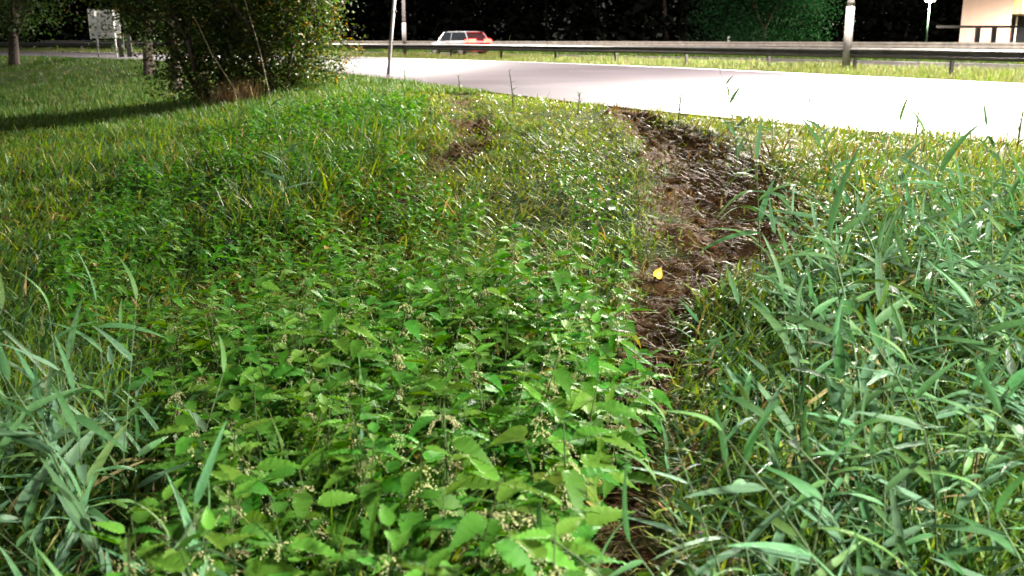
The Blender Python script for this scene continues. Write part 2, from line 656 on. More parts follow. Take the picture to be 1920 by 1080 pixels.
# ------------------------------------------------------------------ lamp posts
def batwing(ld, power=2.0, floor=.2):
    """street luminaire optics: throws more light sideways than straight down"""
    ld.use_nodes = True
    n, l = ld.node_tree.nodes, ld.node_tree.links
    em = n['Emission']
    tc = n.new('ShaderNodeTexCoord')
    sx = n.new('ShaderNodeSeparateXYZ')
    l.new(tc.outputs['Normal'], sx.inputs[0])
    ab = n.new('ShaderNodeMath'); ab.operation = 'ABSOLUTE'
    l.new(sx.outputs['Z'], ab.inputs[0])
    mxn = n.new('ShaderNodeMath'); mxn.operation = 'MAXIMUM'; mxn.inputs[1].default_value = floor
    l.new(ab.outputs[0], mxn.inputs[0])
    pw = n.new('ShaderNodeMath'); pw.operation = 'POWER'; pw.inputs[1].default_value = -power
    l.new(mxn.outputs[0], pw.inputs[0])
    l.new(pw.outputs[0], em.inputs['Strength'])


def street_lamp(s, label, h=9.0, watt=LAMP_W, off=LAMP_OFF, arms=(1, -1), arm=1.6, cone=156, tint=(1.0, .92, .83), group='tall street lamps between the two roads'):
    p, t, n = on_curve(s, off)
    root = empty('street_lamp', (p[0], p[1], 0.0), math.atan2(n[1], n[0]))
    tag(root, label, 'street lamp', group)
    MB().tube([(0, 0, -.3), (0, 0, 1.98)], .128, 16).build('mast_base', M['mast'], root, True)
    MB().tube([(0, 0, 1.981), (0, 0, 2.1), (0, 0, h)], [.128, .102, .06], 14).build('mast', M['mast'], root, True)
    MB().box(.122, .134, -.05, .05, .55, .95).build('service_door', M['steel'], root)
    for a in arms:
        pts = [(0, 0, h - .05), (a * .25, 0, h + .16), (a * arm * .6, 0, h + .27), (a * arm, 0, h + .3)]
        MB().tube(pts, [.045, .042, .038, .035], 8).build('arm', M['mast'], root, True)
        hb = MB()
        x0, x1 = a * arm - .1, a * arm + a * .62
        lo, hi = min(x0, x1), max(x0, x1)
        v = []
        for z, sx, sy in ((h + .22, 1, 1), (h + .3, 1, 1), (h + .38, .75, .7)):
            cx, hx = (lo + hi) / 2, (hi - lo) / 2 * sx
            v += [(cx - hx, -.13 * sy, z), (cx + hx, -.13 * sy, z), (cx + hx, .13 * sy, z), (cx - hx, .13 * sy, z)]
        f = [(0, 3, 2, 1), (8, 9, 10, 11)]
        for r in (0, 4):
            f += [(r + k, r + (k + 1) % 4, r + 4 + (k + 1) % 4, r + 4 + k) for k in range(4)]
        hb.add(v, f).build('lamp_head', M['mast'], root)
        MB().box(lo + .1, hi - .06, -.1, .1, h + .185, h + .218).build('lamp_glass', M['lampglass'], root)
    ld = bpy.data.lights.new('lamp_light', 'SPOT')
    ld.energy = watt
    ld.color = tint
    ld.spot_size = math.radians(cone)
    ld.spot_blend = .5 if cone > 140 else .9
    ld.shadow_soft_size = .4
    batwing(ld)
    lo_ = bpy.data.objects.new('lamp_light', ld)
    COL.objects.link(lo_)
    lo_.parent = root
    lo_.location = (arms[0] * arm if len(arms) == 1 else 0, -.3, h - .1)
    return root


S_L1 = s_near(0.6, 18.0) + 6
# the post right of centre stands in view at about (10.4, 31.6)
d_, _, _ = poly_dist([10.4], [31.6], CURVE)
S_L1 = s_near(10.4, 31.6)
S_L2 = s_near(-6.5, 62.0)
street_lamp(S_L1, 'thick pale street lamp mast rising behind the crash barrier on the right', off=float(offset([10.4], [31.6])[0]))
street_lamp(S_L2, 'distant slim street lamp mast beside the leaning pole, left of the passing car', watt=1900, off=float(offset([-6.5], [62.0])[0]))
street_lamp(S_L1 - 34, 'street lamp on the strip between the roads, outside the right edge of the picture')
street_lamp(S_L2 + 19, 'street lamp far along the road, hidden behind the shrubs on the left', watt=1500)

street_lamp(S_CAM - 15, 'added fill lamp on a street mast, unseen behind the camera to the right', off=-4.2, arms=(1,), arm=1.2, watt=6600, cone=131, tint=(.97, 1.0, .98), group='added fill lamps on our side of the road')  # mast and spot added to brighten the foreground plants

# ------------------------------------------------------------------ grass
def blades(P, L, W, az, lean, bend, col, segs=3, twist=None, tipcol=1.0):
    n = len(P)
    k = 2 * segs + 1
    V = np.zeros((n, k, 3), np.float32)
    pos = P.copy().astype(np.float32)
    ca, sa = np.cos(az), np.sin(az)
    tw = np.zeros(n) if twist is None else twist
    wx, wy = -np.sin(az + tw), np.cos(az + tw)
    for s in range(segs + 1):
        t = s / segs
        w = W * (1 - .15 * t - .25 * t * t) * .5
        if s < segs:
            V[:, 2 * s] = pos - np.stack([wx * w, wy * w, 0 * w], 1)
            V[:, 2 * s + 1] = pos + np.stack([wx * w, wy * w, 0 * w], 1)
            th = lean + bend * (s + .5) / segs
            st, ct = np.sin(th), np.cos(th)
            pos = pos + np.stack([st * ca, st * sa, ct], 1) * (L / segs)[:, None]
        else:
            V[:, 2 * s] = pos
    tri = []
    for s in range(segs - 1):
        a = 2 * s
        tri += [(a, a + 1, a + 3), (a, a + 3, a + 2)]
    a = 2 * (segs - 1)
    tri += [(a, a + 1, a + 2)]
    tri = np.array(tri)
    T = (np.arange(n)[:, None, None] * k + tri[None]).reshape(-1, 3)
    C = np.repeat(col[:, None], k, 1)
    return V.reshape(-1, 3), T, C.reshape(-1, 3)


def pick(n, palette, var=.18):
    """random colours from a weighted palette [(rgb, weight)]"""
    c = np.array([p[0] for p in palette], float)
    w = np.array([p[1] for p in palette], float)
    i = rng.choice(len(c), n, p=w / w.sum())
    return np.clip(c[i] * (1 + rng.normal(0, var, (n, 1))) * (1 + rng.normal(0, .06, (n, 3))), .004, .9)


GREEN = (.08, .148, .02)
YELLOWG = (.17, .205, .026)
DEEP = (.035, .09, .02)
BLUEG = (.07, .14, .065)
STRAW = (.26, .19, .085)
BROWN = (.09, .05, .022)

# nearby verge: everything between the camera and the road
N0 = 470000
py = 1.7 + (23 - 1.7) * rng.random(N0) ** 1.15
px = (rng.random(N0) * 2 - 1) * (.54 * py + 2.2)
o = offset(px, py)
keep = (o < .06 + .22 * vnoise(px, py, 1.7))
px, py, o = px[keep], py[keep], o[keep]
r_, _ = rutR(px, py)
l_ = rutL(px, py)
mud = mudmask(px, py)
sn = -o
# how much the wheels pressed it down: between and beside the ruts
track = np.clip(1.2 - np.minimum(np.abs(r_) * .33, l_ * .3), 0, 1)
cx_mid = np.interp(py, [3, 6, 8, 10, 13, 18], [-.2, -.2, .3, .6, .55, .3])
between = np.exp(-((px - cx_mid) / np.interp(py, [3, 8, 14, 20], [.5, 1.3, 1.25, 1.1])) ** 2) * sstep(4.6, 6.6, py)
press = np.clip(np.maximum(track, between) * 1.15 + vnoise(px, py, .9) * .35, 0, 1) * sstep(.2, 1.4, sn)
short = 1 - sstep(1.2, 2.6, sn)
dens = np.interp(py, [2, 5, 9, 16, 23], [.5, .62, .8, .75, .6])
dens = dens * (1 - .42 * mud) * (.75 + .5 * vnoise(px, py, 2.2))
shade_lawn = sstep(-4.5, -7.0, px + (py - 16) * .0) * sstep(8, 11, py)
keep = rng.random(len(px)) < dens
px, py, o, sn, press, short, mud, r_, shade_lawn = [a[keep] for a in (px, py, o, sn, press, short, mud, r_, shade_lawn)]
n = len(px)
pz = gz(px, py, o=o) - .01
tall = np.clip(.5 + .6 * vnoise(px, py, .6) + .35 * vnoise(px, py, 1.9), .1, 1.2)
lush = (1 - sstep(-1.2, -.3, px)) * sstep(2.0, 3.2, sn) * (1 - sstep(13, 19, py)) + sstep(.6, 1.4, px - .22 * (py - 4)) * sstep(1.6, 3., sn)
lush = np.clip(np.maximum(lush, .8 * (1 - sstep(5.5, 7, py)) * (1 - mud)), 0, 1)
L = (.11 + .24 * tall + .12 * lush * tall) * (1 - .5 * short) * (.6 + .7 * rng.random(n)) * (1 - .3 * press)
L *= (1 - .35 * shade_lawn)
W = (.005 + .009 * rng.random(n) ** 1.5) * np.interp(py, [2, 8, 23], [1., 1.3, 1.9]) * (1 + .45 * lush)
az_r = rng.random(n) * 2 * math.pi
az_p = -math.pi / 2 + .25 * np.sin(py * .6) + rng.normal(0, 1.3, n) + vnoise(px, py, 1.6) * 1.6
isp = rng.random(n) < press * .92
az = np.where(isp, az_p, np.where(rng.random(n) < .5, az_r, .35 + rng.normal(0, .9, n)))
lean = np.where(isp, rng.uniform(.95, 1.5, n), np.abs(rng.normal(.3, .4, n)))
bend = np.where(isp, rng.uniform(-.2, .35, n), rng.uniform(.3, 1.9, n))
pz = pz + np.where(isp, rng.random(n) * .07, 0)
yel = np.clip(short * .75 + press * .7 + vnoise(px, py, .8) * .3, 0, 1)
cA = pick(n, [(GREEN, 5), (DEEP, 2), (BLUEG, 2), (YELLOWG, 1.2), (STRAW, .25)])
cB = pick(n, [(YELLOWG, 5), (GREEN, 1.6), (STRAW, 1.2), (BROWN, .6)])
col = np.where((rng.random(n) < yel)[:, None], cB, cA)
cM = pick(n, [((.085, .047, .018), 4), ((.19, .125, .045), 1.8), ((.12, .13, .022), 3.4), ((.035, .02, .009), 2.5)])
nearmud = np.clip(mud * 1.4 + np.exp(-(r_ / 1.6) ** 2) * .55, 0, 1)
col = np.where((rng.random(n) < nearmud)[:, None], cM, col)
fl = isp
B1 = blades(np.stack([px, py, pz], 1)[~fl], L[~fl], W[~fl], az[~fl], lean[~fl], bend[~fl], col[~fl], 3, rng.normal(0, .5, (~fl).sum()))
dirty = fl & (mud > .3)
fl = fl & ~dirty
B2 = blades(np.stack([px, py, pz], 1)[fl], L[fl] * .85, W[fl] * .95, az[fl], lean[fl] - .25, bend[fl] + rng.uniform(-.2, 1.1, fl.sum()), col[fl], 3, rng.normal(0, .3, fl.sum()))
B3 = blades(np.stack([px, py, pz], 1)[dirty], L[dirty], W[dirty] * .7, az[dirty], lean[dirty], bend[dirty], col[dirty], 3, rng.normal(0, .3, dirty.sum()))
g = link('muddy_grass', fastmesh('muddy_grass', *B3, M['muddy']))
kind(g, 'stuff', 'torn muddy brown grass lying in the wheel ruts', 'grass')
g = link('verge_grass', fastmesh('verge_grass', *B1, M['grass']))
kind(g, 'stuff', 'wet green grass standing on the verge between us and the road', 'grass')
g = link('flattened_grass', fastmesh('flattened_grass', *B2, M['flat']))
kind(g, 'stuff', 'flattened shiny wet grass pressed down by wheels beside the ruts', 'grass')
print('near blades', n)

# lawn farther to the left under the trees, and along the road edge
N1 = 150000
py = 20 + 62 * rng.random(N1) ** 1.6
px = -.60 * py - 2 + rng.random(N1) * (.66 * py + 4)
o = offset(px, py)
keep = (o < .1)
px, py, o = px[keep], py[keep], o[keep]
n = len(px)
pz = gz(px, py) - .01
L = (.10 + .10 * rng.random(n)) * (1 + .5 * vnoise(px, py, .5)) * np.interp(-o, [0, 1.5], [.8, 1.15])
W = (.006 + .008 * rng.random(n)) * np.interp(py, [20, 40, 80], [1.2, 2.2, 4.])
col = pick(n, [((.055, .11, .016), 4), ((.09, .12, .018), 2), (DEEP, 3), (STRAW, .25)])
B = blades(np.stack([px, py, pz], 1), L, W, rng.random(n) * 6.28, np.abs(rng.normal(.2, .25, n)), rng.uniform(.2, 1.2, n), col, 2, rng.normal(0, .5, n))
kind(link('lawn_grass', fastmesh('lawn_grass', *B, M['lawn'])), 'stuff', 'short grass under the trees on the left, dim in their shade', 'grass')

# strip of rough grass between the roads, both sides of the nearer barrier
N2 = 150000
S = S_CAM - 12 + 105 * rng.random(N2) ** 1.25
O = ROAD_W + .1 + (ROAD2_A - ROAD_W - .2) * rng.random(N2) ** 1.3
i = np.clip(np.searchsorted(ARC, S) - 1, 0, len(ARC) - 2)
t = ((S - ARC[i]) / (ARC[i + 1] - ARC[i]))[:, None]
PP = CURVE[i] * (1 - t) + CURVE[i + 1] * t + (NRM[i] * (1 - t) + NRM[i + 1] * t) * O[:, None]
px, py = PP[:, 0], PP[:, 1]
cl = vnoise(px, py, .55) * .6 + vnoise(px, py, 2.) * .4
keep = rng.random(N2) < .6 + .5 * cl
px, py, O, cl = px[keep], py[keep], O[keep], cl[keep]
n = len(px)
L = (.12 + .16 * rng.random(n)) * (1 + .7 * cl) * np.interp(O - ROAD_W, [0, .5, 1.5], [.45, .8, 1.15])
W = (.006 + .008 * rng.random(n)) * np.interp(py, [20, 50, 100], [1.3, 2.2, 3.5])
col = pick(n, [((.12, .15, .035), 5), (GREEN, 2.2), ((.2, .17, .09), 2.6), ((.12, .12, .045), 2)])
B = blades(np.stack([px, py, np.full(n, -.01)], 1), L, W, rng.random(n) * 6.28, np.abs(rng.normal(.15, .25, n)), rng.uniform(.2, 1.1, n), col, 2, rng.normal(0, .6, n))
kind(link('median_grass', fastmesh('median_grass', *B, M['lawn'])), 'stuff', 'rough yellow-green grass on the strip between the two roads', 'grass')

# rough weeds beyond the far barrier
N3 = 26000
S = S_CAM - 10 + 110 * rng.random(N3)
O = ROAD2_B + .6 + 12 * rng.random(N3)
i = np.clip(np.searchsorted(ARC, S) - 1, 0, len(ARC) - 2)
t = ((S - ARC[i]) / (ARC[i + 1] - ARC[i]))[:, None]
PP = CURVE[i] * (1 - t) + CURVE[i + 1] * t + (NRM[i] * (1 - t) + NRM[i + 1] * t) * O[:, None]
n = N3
cl = vnoise(PP[:, 0], PP[:, 1], .35)
L = (.25 + .35 * rng.random(n)) * (1 + .8 * cl)
B = blades(np.stack([PP[:, 0], PP[:, 1], np.zeros(n)], 1), L, .02 + .03 * rng.random(n), rng.random(n) * 6.28, np.abs(rng.normal(.15, .2, n)), rng.uniform(.1, .8, n),
           pick(n, [(GREEN, 3), (DEEP, 3), (YELLOWG, 1.5)]), 2, rng.normal(0, .6, n))
kind(link('far_weeds', fastmesh('far_weeds', *B, M['lawn'])), 'stuff', 'dim rough weeds behind the farther crash barrier', 'weeds')

LEAF4 = np.array([(0, 0, 0), (.5, .28, .1), (1, 0, -.12), (.5, -.28, .1), (.5, 0, 0)], float)
LEAF4_T = np.array([(0, 4, 1), (1, 4, 2), (2, 4, 3), (3, 4, 0)])


def leaf_cloud(P, size, col, up=.3):
    """one small folded leaf at each point"""
    n = len(P)
    d = rng.normal(0, 1, (n, 3))
    d[:, 2] = d[:, 2] * .5 - up
    d /= np.linalg.norm(d, axis=1)[:, None]
    w = np.cross(d, rng.normal(0, 1, (n, 3)))
    w /= np.linalg.norm(w, axis=1)[:, None]
    u = np.cross(w, d)
    V = P[:, None] + size[:, None, None] * (LEAF4[None, :, 0:1] * d[:, None] + LEAF4[None, :, 1:2] * w[:, None] + LEAF4[None, :, 2:3] * u[:, None])
    T = (np.arange(n)[:, None, None] * 5 + LEAF4_T[None]).reshape(-1, 3)
    return V.reshape(-1, 3), T, np.repeat(col, 5, 0)


# ------------------------------------------------------------------ nettles
def nettle_leaf(length=1.0, teeth=9, droop=.55, fold=.28, width=.46, serr=.10):
    """serrated ovate leaf along +x, folded on its midrib, unit length"""
    mb = MB()
    mid, left, right = [], [], []
    for k in range(teeth * 2 + 1):
        t = k / (teeth * 2)
        w = width * .5 * (t ** .55 * (1 - t) ** 1.45 / .309 if 0 < t < 1 else 0)
        if k % 2 == 1:
            w *= 1 + serr * 1.3
        else:
            w *= 1 - serr
        x = t - (0.0 if k % 2 == 0 else -.02)
        z = -droop * t * t * .6
        xx = x * (1 - .12 * droop * t)
        mid.append((xx, 0, z))
        wav = .02 * math.sin(k * 2.2)
        left.append((xx, w, z + w * fold + wav))
        right.append((xx, -w, z + w * fold - wav))
    v = mid + left + right
    m = len(mid)
    f = []
    for k in range(m - 1):
        f += [(k, k + 1, m + k + 1, m + k), (k + 1, k, 2 * m + k, 2 * m + k + 1)]
    return v, f


NLEAF = [nettle_leaf(droop=d, fold=fo, width=w, teeth=te) for d, fo, w, te in ((.35, .3, .42, 11), (.65, .22, .40, 11), (.15, .4, .36, 11), (.9, .15, .38, 11))]
NCOL = [(.062, .165, .018), (.05, .142, .016), (.092, .19, .022), (.22, .18, .035)]
NLEAF_ME = []
for (v, f), c in zip(NLEAF, NCOL):
    NLEAF_ME.append(MB().add(v, f, c).mesh('nettle_leaf', M['nettle'], True))


def nettle_variant(rs):
    """list of (leaf index, matrix, size), stem points, strand list"""
    H = rs.uniform(.5, .75)
    lx, ly = rs.uniform(-.16, .16), rs.uniform(-.2, .1)
    stem = lambda t: Vector((lx * t * t * H, ly * t * t * H, H * t))
    leaves, strands = [], []
    nodes = rs.integers(8, 10)
    a0 = rs.uniform(0, 3.14)
    for k in range(nodes):
        t = .2 + .78 * k / (nodes - 1)
        size = .20 * (1 - .55 * ((k / (nodes - 1) - .35) ** 2) * 2.2) * rs.uniform(.85, 1.15)
        if k == nodes - 1:
            size *= 1.0
        p = stem(t)
        a = a0 + k * math.pi / 2 + rs.uniform(-.2, .2)
        for sgn in (0, 1):
            yaw = a + sgn * math.pi + rs.uniform(-.25, .25)
            pitch = rs.uniform(-.35, .3) + (.35 if k == nodes - 1 else 0)
            roll = rs.uniform(-.35, .35)
            R = Matrix.Rotation(yaw, 4, 'Z') @ Matrix.Rotation(-pitch, 4, 'Y') @ Matrix.Rotation(roll, 4, 'X')
            pet = .03 * (1 if k < nodes - 1 else .3)
            base = p + (R @ Vector((pet, 0, 0)))
            leaves.append((3 if k < 3 and rs.random() < .2 else int(rs.integers(0, 3)), Matrix.Translation(base) @ R @ Matrix.Scale(size, 4), p, base))
        if 2 <= k <= nodes - 2 and rs.random() < .8:
            for q in range(5):
                yaw = a + math.pi / 2 + rs.uniform(-1.2, 1.2) + (q % 2) * math.pi
                L = rs.uniform(.035, .07)
                strands.append((p, p + Vector((math.cos(yaw) * L * .7, math.sin(yaw) * L * .7, -.01)), p + Vector((math.cos(yaw) * L, math.sin(yaw) * L, -L * .8))))
    return stem, leaves, strands


rs = np.random.default_rng(11)
NV = []
for q in range(5):
    stem, leaves, strands = nettle_variant(rs)
    mb = MB()
    mb.tube([stem(t) for t in (0, .25, .5, .75, 1)], [.0042, .004, .0035, .003, .0015], 5, (.07, .10, .03))
    for li, Mx, p, b in leaves:
        mb.tube([p, b], [.0013, .001], 3, (.08, .12, .03), False)
    stem_me = mb.mesh('nettle_stem', M['nettle'], True)
    sb = MB()
    for p, m_, e_ in strands:
        for u in np.linspace(.15, 1, 9):
            c = (p * (1 - u) ** 2 + m_ * 2 * u * (1 - u) + e_ * u * u) + Vector(rs.normal(0, .0022, 3))
            r = rs.uniform(.0022, .0042)
            sb.add([c + Vector((r, 0, 0)), c + Vector((0, r, r * .6)), c + Vector((-r, 0, 0)), c + Vector((0, -r, -r * .6)), c + Vector((0, 0, r)), c + Vector((0, 0, -r))],
                   [(0, 1, 4), (1, 2, 4), (2, 3, 4), (3, 0, 4), (1, 0, 5), (2, 1, 5), (3, 2, 5), (0, 3, 5)], (.42, .40, .2))
    strand_me = sb.mesh('nettle_flowers', M['nettle'], True)
    wb = MB()
    wb.tube([stem(t) for t in (0, .5, 1)], [.0042, .0035, .0015], 4, (.07, .10, .03))
    for li, Mx, p, b in leaves:
        v, f = NLEAF[li]
        wb.add([Mx @ Vector(x) for x in v], f, NCOL[li])
    if q % 2 == 0:
        wb.v += sb.v[:0]
        base = len(wb.v)
        wb.v += sb.v
        wb.c += sb.c
        wb.f += [tuple(i + base for i in ff) for ff in sb.f]
    NV.append((stem_me, leaves, strand_me, wb.mesh('nettle_plant', M['nettle'], True), wb))


def in_poly(x, y, poly):
    x, y = np.asarray(x), np.asarray(y)
    c = np.zeros(len(x), bool)
    j = len(poly) - 1
    for i in range(len(poly)):
        (xi, yi), (xj, yj) = poly[i], poly[j]
        m = ((yi > y) != (yj > y)) & (x < (xj - xi) * (y - yi) / (yj - yi + 1e-12) + xi)
        c ^= m
        j = i
    return c


NETTLE_POLY = [(-1.0, 1.75), (.2, 1.75), (.22, 2.7), (.28, 3.5), (.40, 4.3), (.36, 5.2), (-.1, 6.1), (-.7, 6.3), (-1.4, 5.5), (-1.65, 4.4), (-1.2, 3.4)]


def scatter(poly, n, mind, seed, r0=None):
    r = np.random.default_rng(seed)
    P = np.array(poly)
    out = []
    tries = 0
    while len(out) < n and tries < n * 60:
        tries += 1
        x, y = r.uniform(P[:, 0].min(), P[:, 0].max()), r.uniform(P[:, 1].min(), P[:, 1].max())
        if not in_poly([x], [y], poly)[0]:
            continue
        if any((x - a) ** 2 + (y - b) ** 2 < mind ** 2 for a, b in out):
            continue
        out.append((x, y))
    return out


npts = scatter(NETTLE_POLY, 270, .115, 5) + scatter([(.2, 1.9), (.42, 2.2), (.5, 3.4), (.62, 4.3), (.6, 5.4), (.3, 6.6), (.2, 5), (.3, 3.5)], 16, .16, 6)
npts.sort(key=lambda p: p[1])


def spot(v, cuts, words):
    return words[int(np.searchsorted(cuts, v))]



rn = np.random.default_rng(3)
for k, (x, y) in enumerate(npts):
    stem_me, leaves, strand_me, whole_me, wb = NV[rn.integers(0, 5)]
    sc = rn.uniform(.58, 1.15) * np.interp(y, [2, 5, 6.3], [.95, .9, .7])
    z = gz1(x, y) - .02
    if k < 62:
        e = empty('nettle_plant', (x, y, z), rn.uniform(0, 6.28))
        e.rotation_euler = (rn.normal(0, .14), rn.normal(0, .14), rn.uniform(0, 6.28))
        e.scale = (sc, sc, sc)
        tag(e, 'leafy nettle in the %s, %s' % (spot(y, [2.15, 2.5, 2.8], ['front row', 'second row', 'third row', 'fourth row']), spot(x, [-.75, -.45, -.15, .1], ['at its left end by the reeds', 'left of its middle', 'at its middle', 'right of its middle', 'at its right end by the rut'])), 'nettle', 'nettles in the foreground patch')
        link('stem', stem_me, e)
        link('flowers', strand_me, e)['kind'] = 'stuff'
        for li, Mx, p, b in leaves:
            lo_ = link('leaf', NLEAF_ME[li], e)
            lo_.matrix_local = Mx @ Matrix.Rotation(rn.uniform(-.3, .3), 4, 'X')
    else:
        ob = link('nettle_plant', whole_me)
        ob.location = (x, y, z)
        ob.rotation_euler = (rn.normal(0, .12), rn.normal(0, .12), rn.uniform(0, 6.28))
        ob.scale = (sc, sc, sc)
        tag(ob, 'smaller green nettle %s of the patch, %s' % (spot(y, [3.3, 3.8, 4.4, 5.0, 5.6], ['just behind the front rows', 'before the middle', 'at the middle', 'behind the middle', 'towards the back', 'at the far end']), spot(x, [-1.2, -.8, -.4, 0, .25], ['by its left edge', 'well left of centre', 'left of centre', 'near the centre line', 'right of centre', 'along the rut'])), 'nettle', 'nettles deeper in the patch')

# low nettles mixed through the grass left of the patch
VV, TT, CC = [], [], []
base = 0
WT = []
LOWLEAF = [nettle_leaf(droop=d, fold=fo, width=w, teeth=4) for d, fo, w in ((.6, .3, .42), (1.0, .22, .40), (.35, .4, .36), (1.2, .15, .36))]
for nv in NV:
    wb = MB()
    for li, Mx, p, b in nv[1][2:]:
        v, f = LOWLEAF[li]
        wb.add([Mx @ Vector(x) for x in v], f, NCOL[li])
    tri = []
    for f in wb.f:
        for q in range(1, len(f) - 1):
            tri.append((f[0], f[q], f[q + 1]))
    WT.append((np.array([tuple(v) for v in wb.v]), np.array(tri), np.array(wb.c)))
MIX_POLY = [(-.4, 5.8), (-.2, 8.0), (-.7, 9.0), (-1.3, 11.5), (-1.4, 17), (-4.2, 17.5), (-4.6, 12), (-3.4, 7.0), (-2.4, 5.2), (-1.5, 5.2)]
for (x, y) in scatter(MIX_POLY, 620, .12, 21) + scatter([(.6, 6.3), (.4, 8.5), (.4, 10), (1.0, 9.5), (.9, 7.5)], 10, .2, 4):
    V, T, C = WT[rn.integers(0, 5)]
    s = rn.uniform(.4, .75)
    a = rn.uniform(0, 6.28)
    R = np.array([[math.cos(a), -math.sin(a), 0], [math.sin(a), math.cos(a), 0], [0, 0, 1]])
    VV.append((V * s) @ R.T + np.array([x, y, gz1(x, y) - .03]))
    TT.append(T + base)
    CC.append(C * rn.uniform(.7, 1.3) * np.array([rn.uniform(.85, 1.2), 1, rn.uniform(.8, 1.6)]))
    base += len(V)
kind(link('low_nettles', fastmesh('low_nettles', np.concatenate(VV), np.concatenate(TT), np.concatenate(CC), M['nettle'])), 'stuff',
     'low nettles mixed through the lush grass left of the wheel tracks', 'nettles')

# ------------------------------------------------------------------ reeds
def reed_leaf(segs=8, droop=.35, width=.075, fold=.35):
    mid, l, r = [], [], []
    for k in range(segs + 1):
        t = k / segs
        w = width * .5 * (min(1, t * 4 + .3) * (1 - t) ** .7 * 1.12) if k < segs else 0
        z = -droop * t * t
        x = t * (1 - .25 * droop * t)
        mid.append((x, 0, z))
        l.append((x, w, z + w * fold))
        r.append((x, -w, z + w * fold))
    v = mid + l + r
    m = len(mid)
    f = []
    for k in range(m - 1):
        f += [(k, k + 1, m + k + 1, m + k), (k + 1, k, 2 * m + k, 2 * m + k + 1)]
    return v, f


RLEAF = [reed_leaf(droop=d, width=w) for d, w in ((.18, .115), (.36, .135), (.55, .105), (.1, .15), (.9, .07))]
RCOL = [(.078, .165, .07), (.066, .142, .05), (.095, .172, .05), (.098, .175, .095), (.27, .21, .09)]
RLEAF_ME = [MB().add(v, f, c).mesh('reed_leaf', M['reed'], True) for (v, f), c in zip(RLEAF, RCOL)]


def reed_variant(rs, H):
    lx, ly = rs.uniform(-.35, .0), rs.uniform(-.1, .2)
    stem = lambda t: Vector((lx * t ** 1.8 * H, ly * t ** 1.8 * H, H * t))
    leaves = []
    nn = int(rs.integers(8, 11))
    a0 = rs.uniform(-.5, .5)
    for k in range(nn):
        t = .22 + .76 * k / (nn - 1)
        size = rs.uniform(.28, .47) * (1.0 if k < nn - 2 else .8)
        yaw = a0 + (k % 2) * math.pi + rs.uniform(-.5, .5)
        if rs.random() < .22:
            yaw = math.pi * .93 + rs.uniform(-.5, .5)      # combed over by the wind
        pitch = rs.uniform(.2, .95) if k < nn - 1 else 1.3
        R = Matrix.Rotation(yaw, 4, 'Z') @ Matrix.Rotation(-pitch, 4, 'Y') @ Matrix.Rotation(rs.uniform(-.6, .6), 4, 'X')
        leaves.append((4 if k < 3 and rs.random() < .3 else int(rs.integers(0, 4)), Matrix.Translation(stem(t)) @ R @ Matrix.Scale(size, 4)))
    return stem, leaves


rs = np.random.default_rng(31)
RV = []
for q in range(6):
    stem, leaves = reed_variant(rs, (.8, .95, 1.1, .9, 1.0, 1.25)[q])
    mb = MB()
    mb.tube([stem(t) for t in (0, .25, .5, .75, 1)], [.006, .0055, .005, .004, .0015], 5, (.09, .13, .055))
    stem_me = mb.mesh('reed_stem', M['reed'], True)
    wb = MB()
    wb.tube([stem(t) for t in (0, .5, 1)], [.0042, .0035, .0012], 4, (.10, .14, .06))
    for li, Mx in leaves:
        v, f = RLEAF[li]
        wb.add([Mx @ Vector(x) for x in v], f, RCOL[li])
    RV.append((stem_me, leaves, wb.mesh('reed', M['reed'], True), wb))


def put_reed(x, y, sc, v, rz, tilt=(0, 0), parts=True, label='', group=None):
    stem_me, leaves, whole, wb = RV[v]
    z = gz1(x, y) - .03
    if parts:
        e = empty('reed', (x, y, z), rz)
        e.rotation_euler = (tilt[0], tilt[1], rz)
        e.scale = (sc, sc, sc)
        link('stem', stem_me, e)
        for li, Mx in leaves:
            link('leaf', RLEAF_ME[li], e).matrix_local = Mx
    else:
        e = link('reed', whole)
        e.location = (x, y, z)
        e.rotation_euler = (tilt[0], tilt[1], rz)
        e.scale = (sc, sc, sc)
    return tag(e, label, 'reed', group)


REED_R = [(.55, 1.9), (.62, 2.7), (.86, 3.4), (1.35, 4.4), (1.75, 5.6), (2.2, 6.6), (3.6, 6.8), (4.6, 6.2), (3.0, 3.8), (1.8, 1.9)]
REED_L = [(-.8, 1.9), (-.95, 2.9), (-1.75, 3.9), (-2.6, 4.2), (-3.0, 3.4), (-2.0, 1.9)]
rr = np.random.default_rng(17)
def clumps(poly, nc, mind, seed, per, bias):
    """reeds in radiating clumps: (x, y, lean direction, lean)"""
    r = np.random.default_rng(seed)
    out = []
    for cx, cy in scatter(poly, nc, mind, seed):
        m = int(r.integers(per - 2, per + 2))
        for q in range(m):
            a = q * 6.28 / m + r.uniform(-.5, .5)
            amt = r.uniform(.1, .55)
            dx, dy = math.cos(a) * amt + bias, math.sin(a) * amt - .05
            out.append((cx + .05 * math.cos(a), cy + .05 * math.sin(a), math.atan2(dy, dx), math.hypot(dx, dy)))
    out.sort(key=lambda p: p[1])
    return out


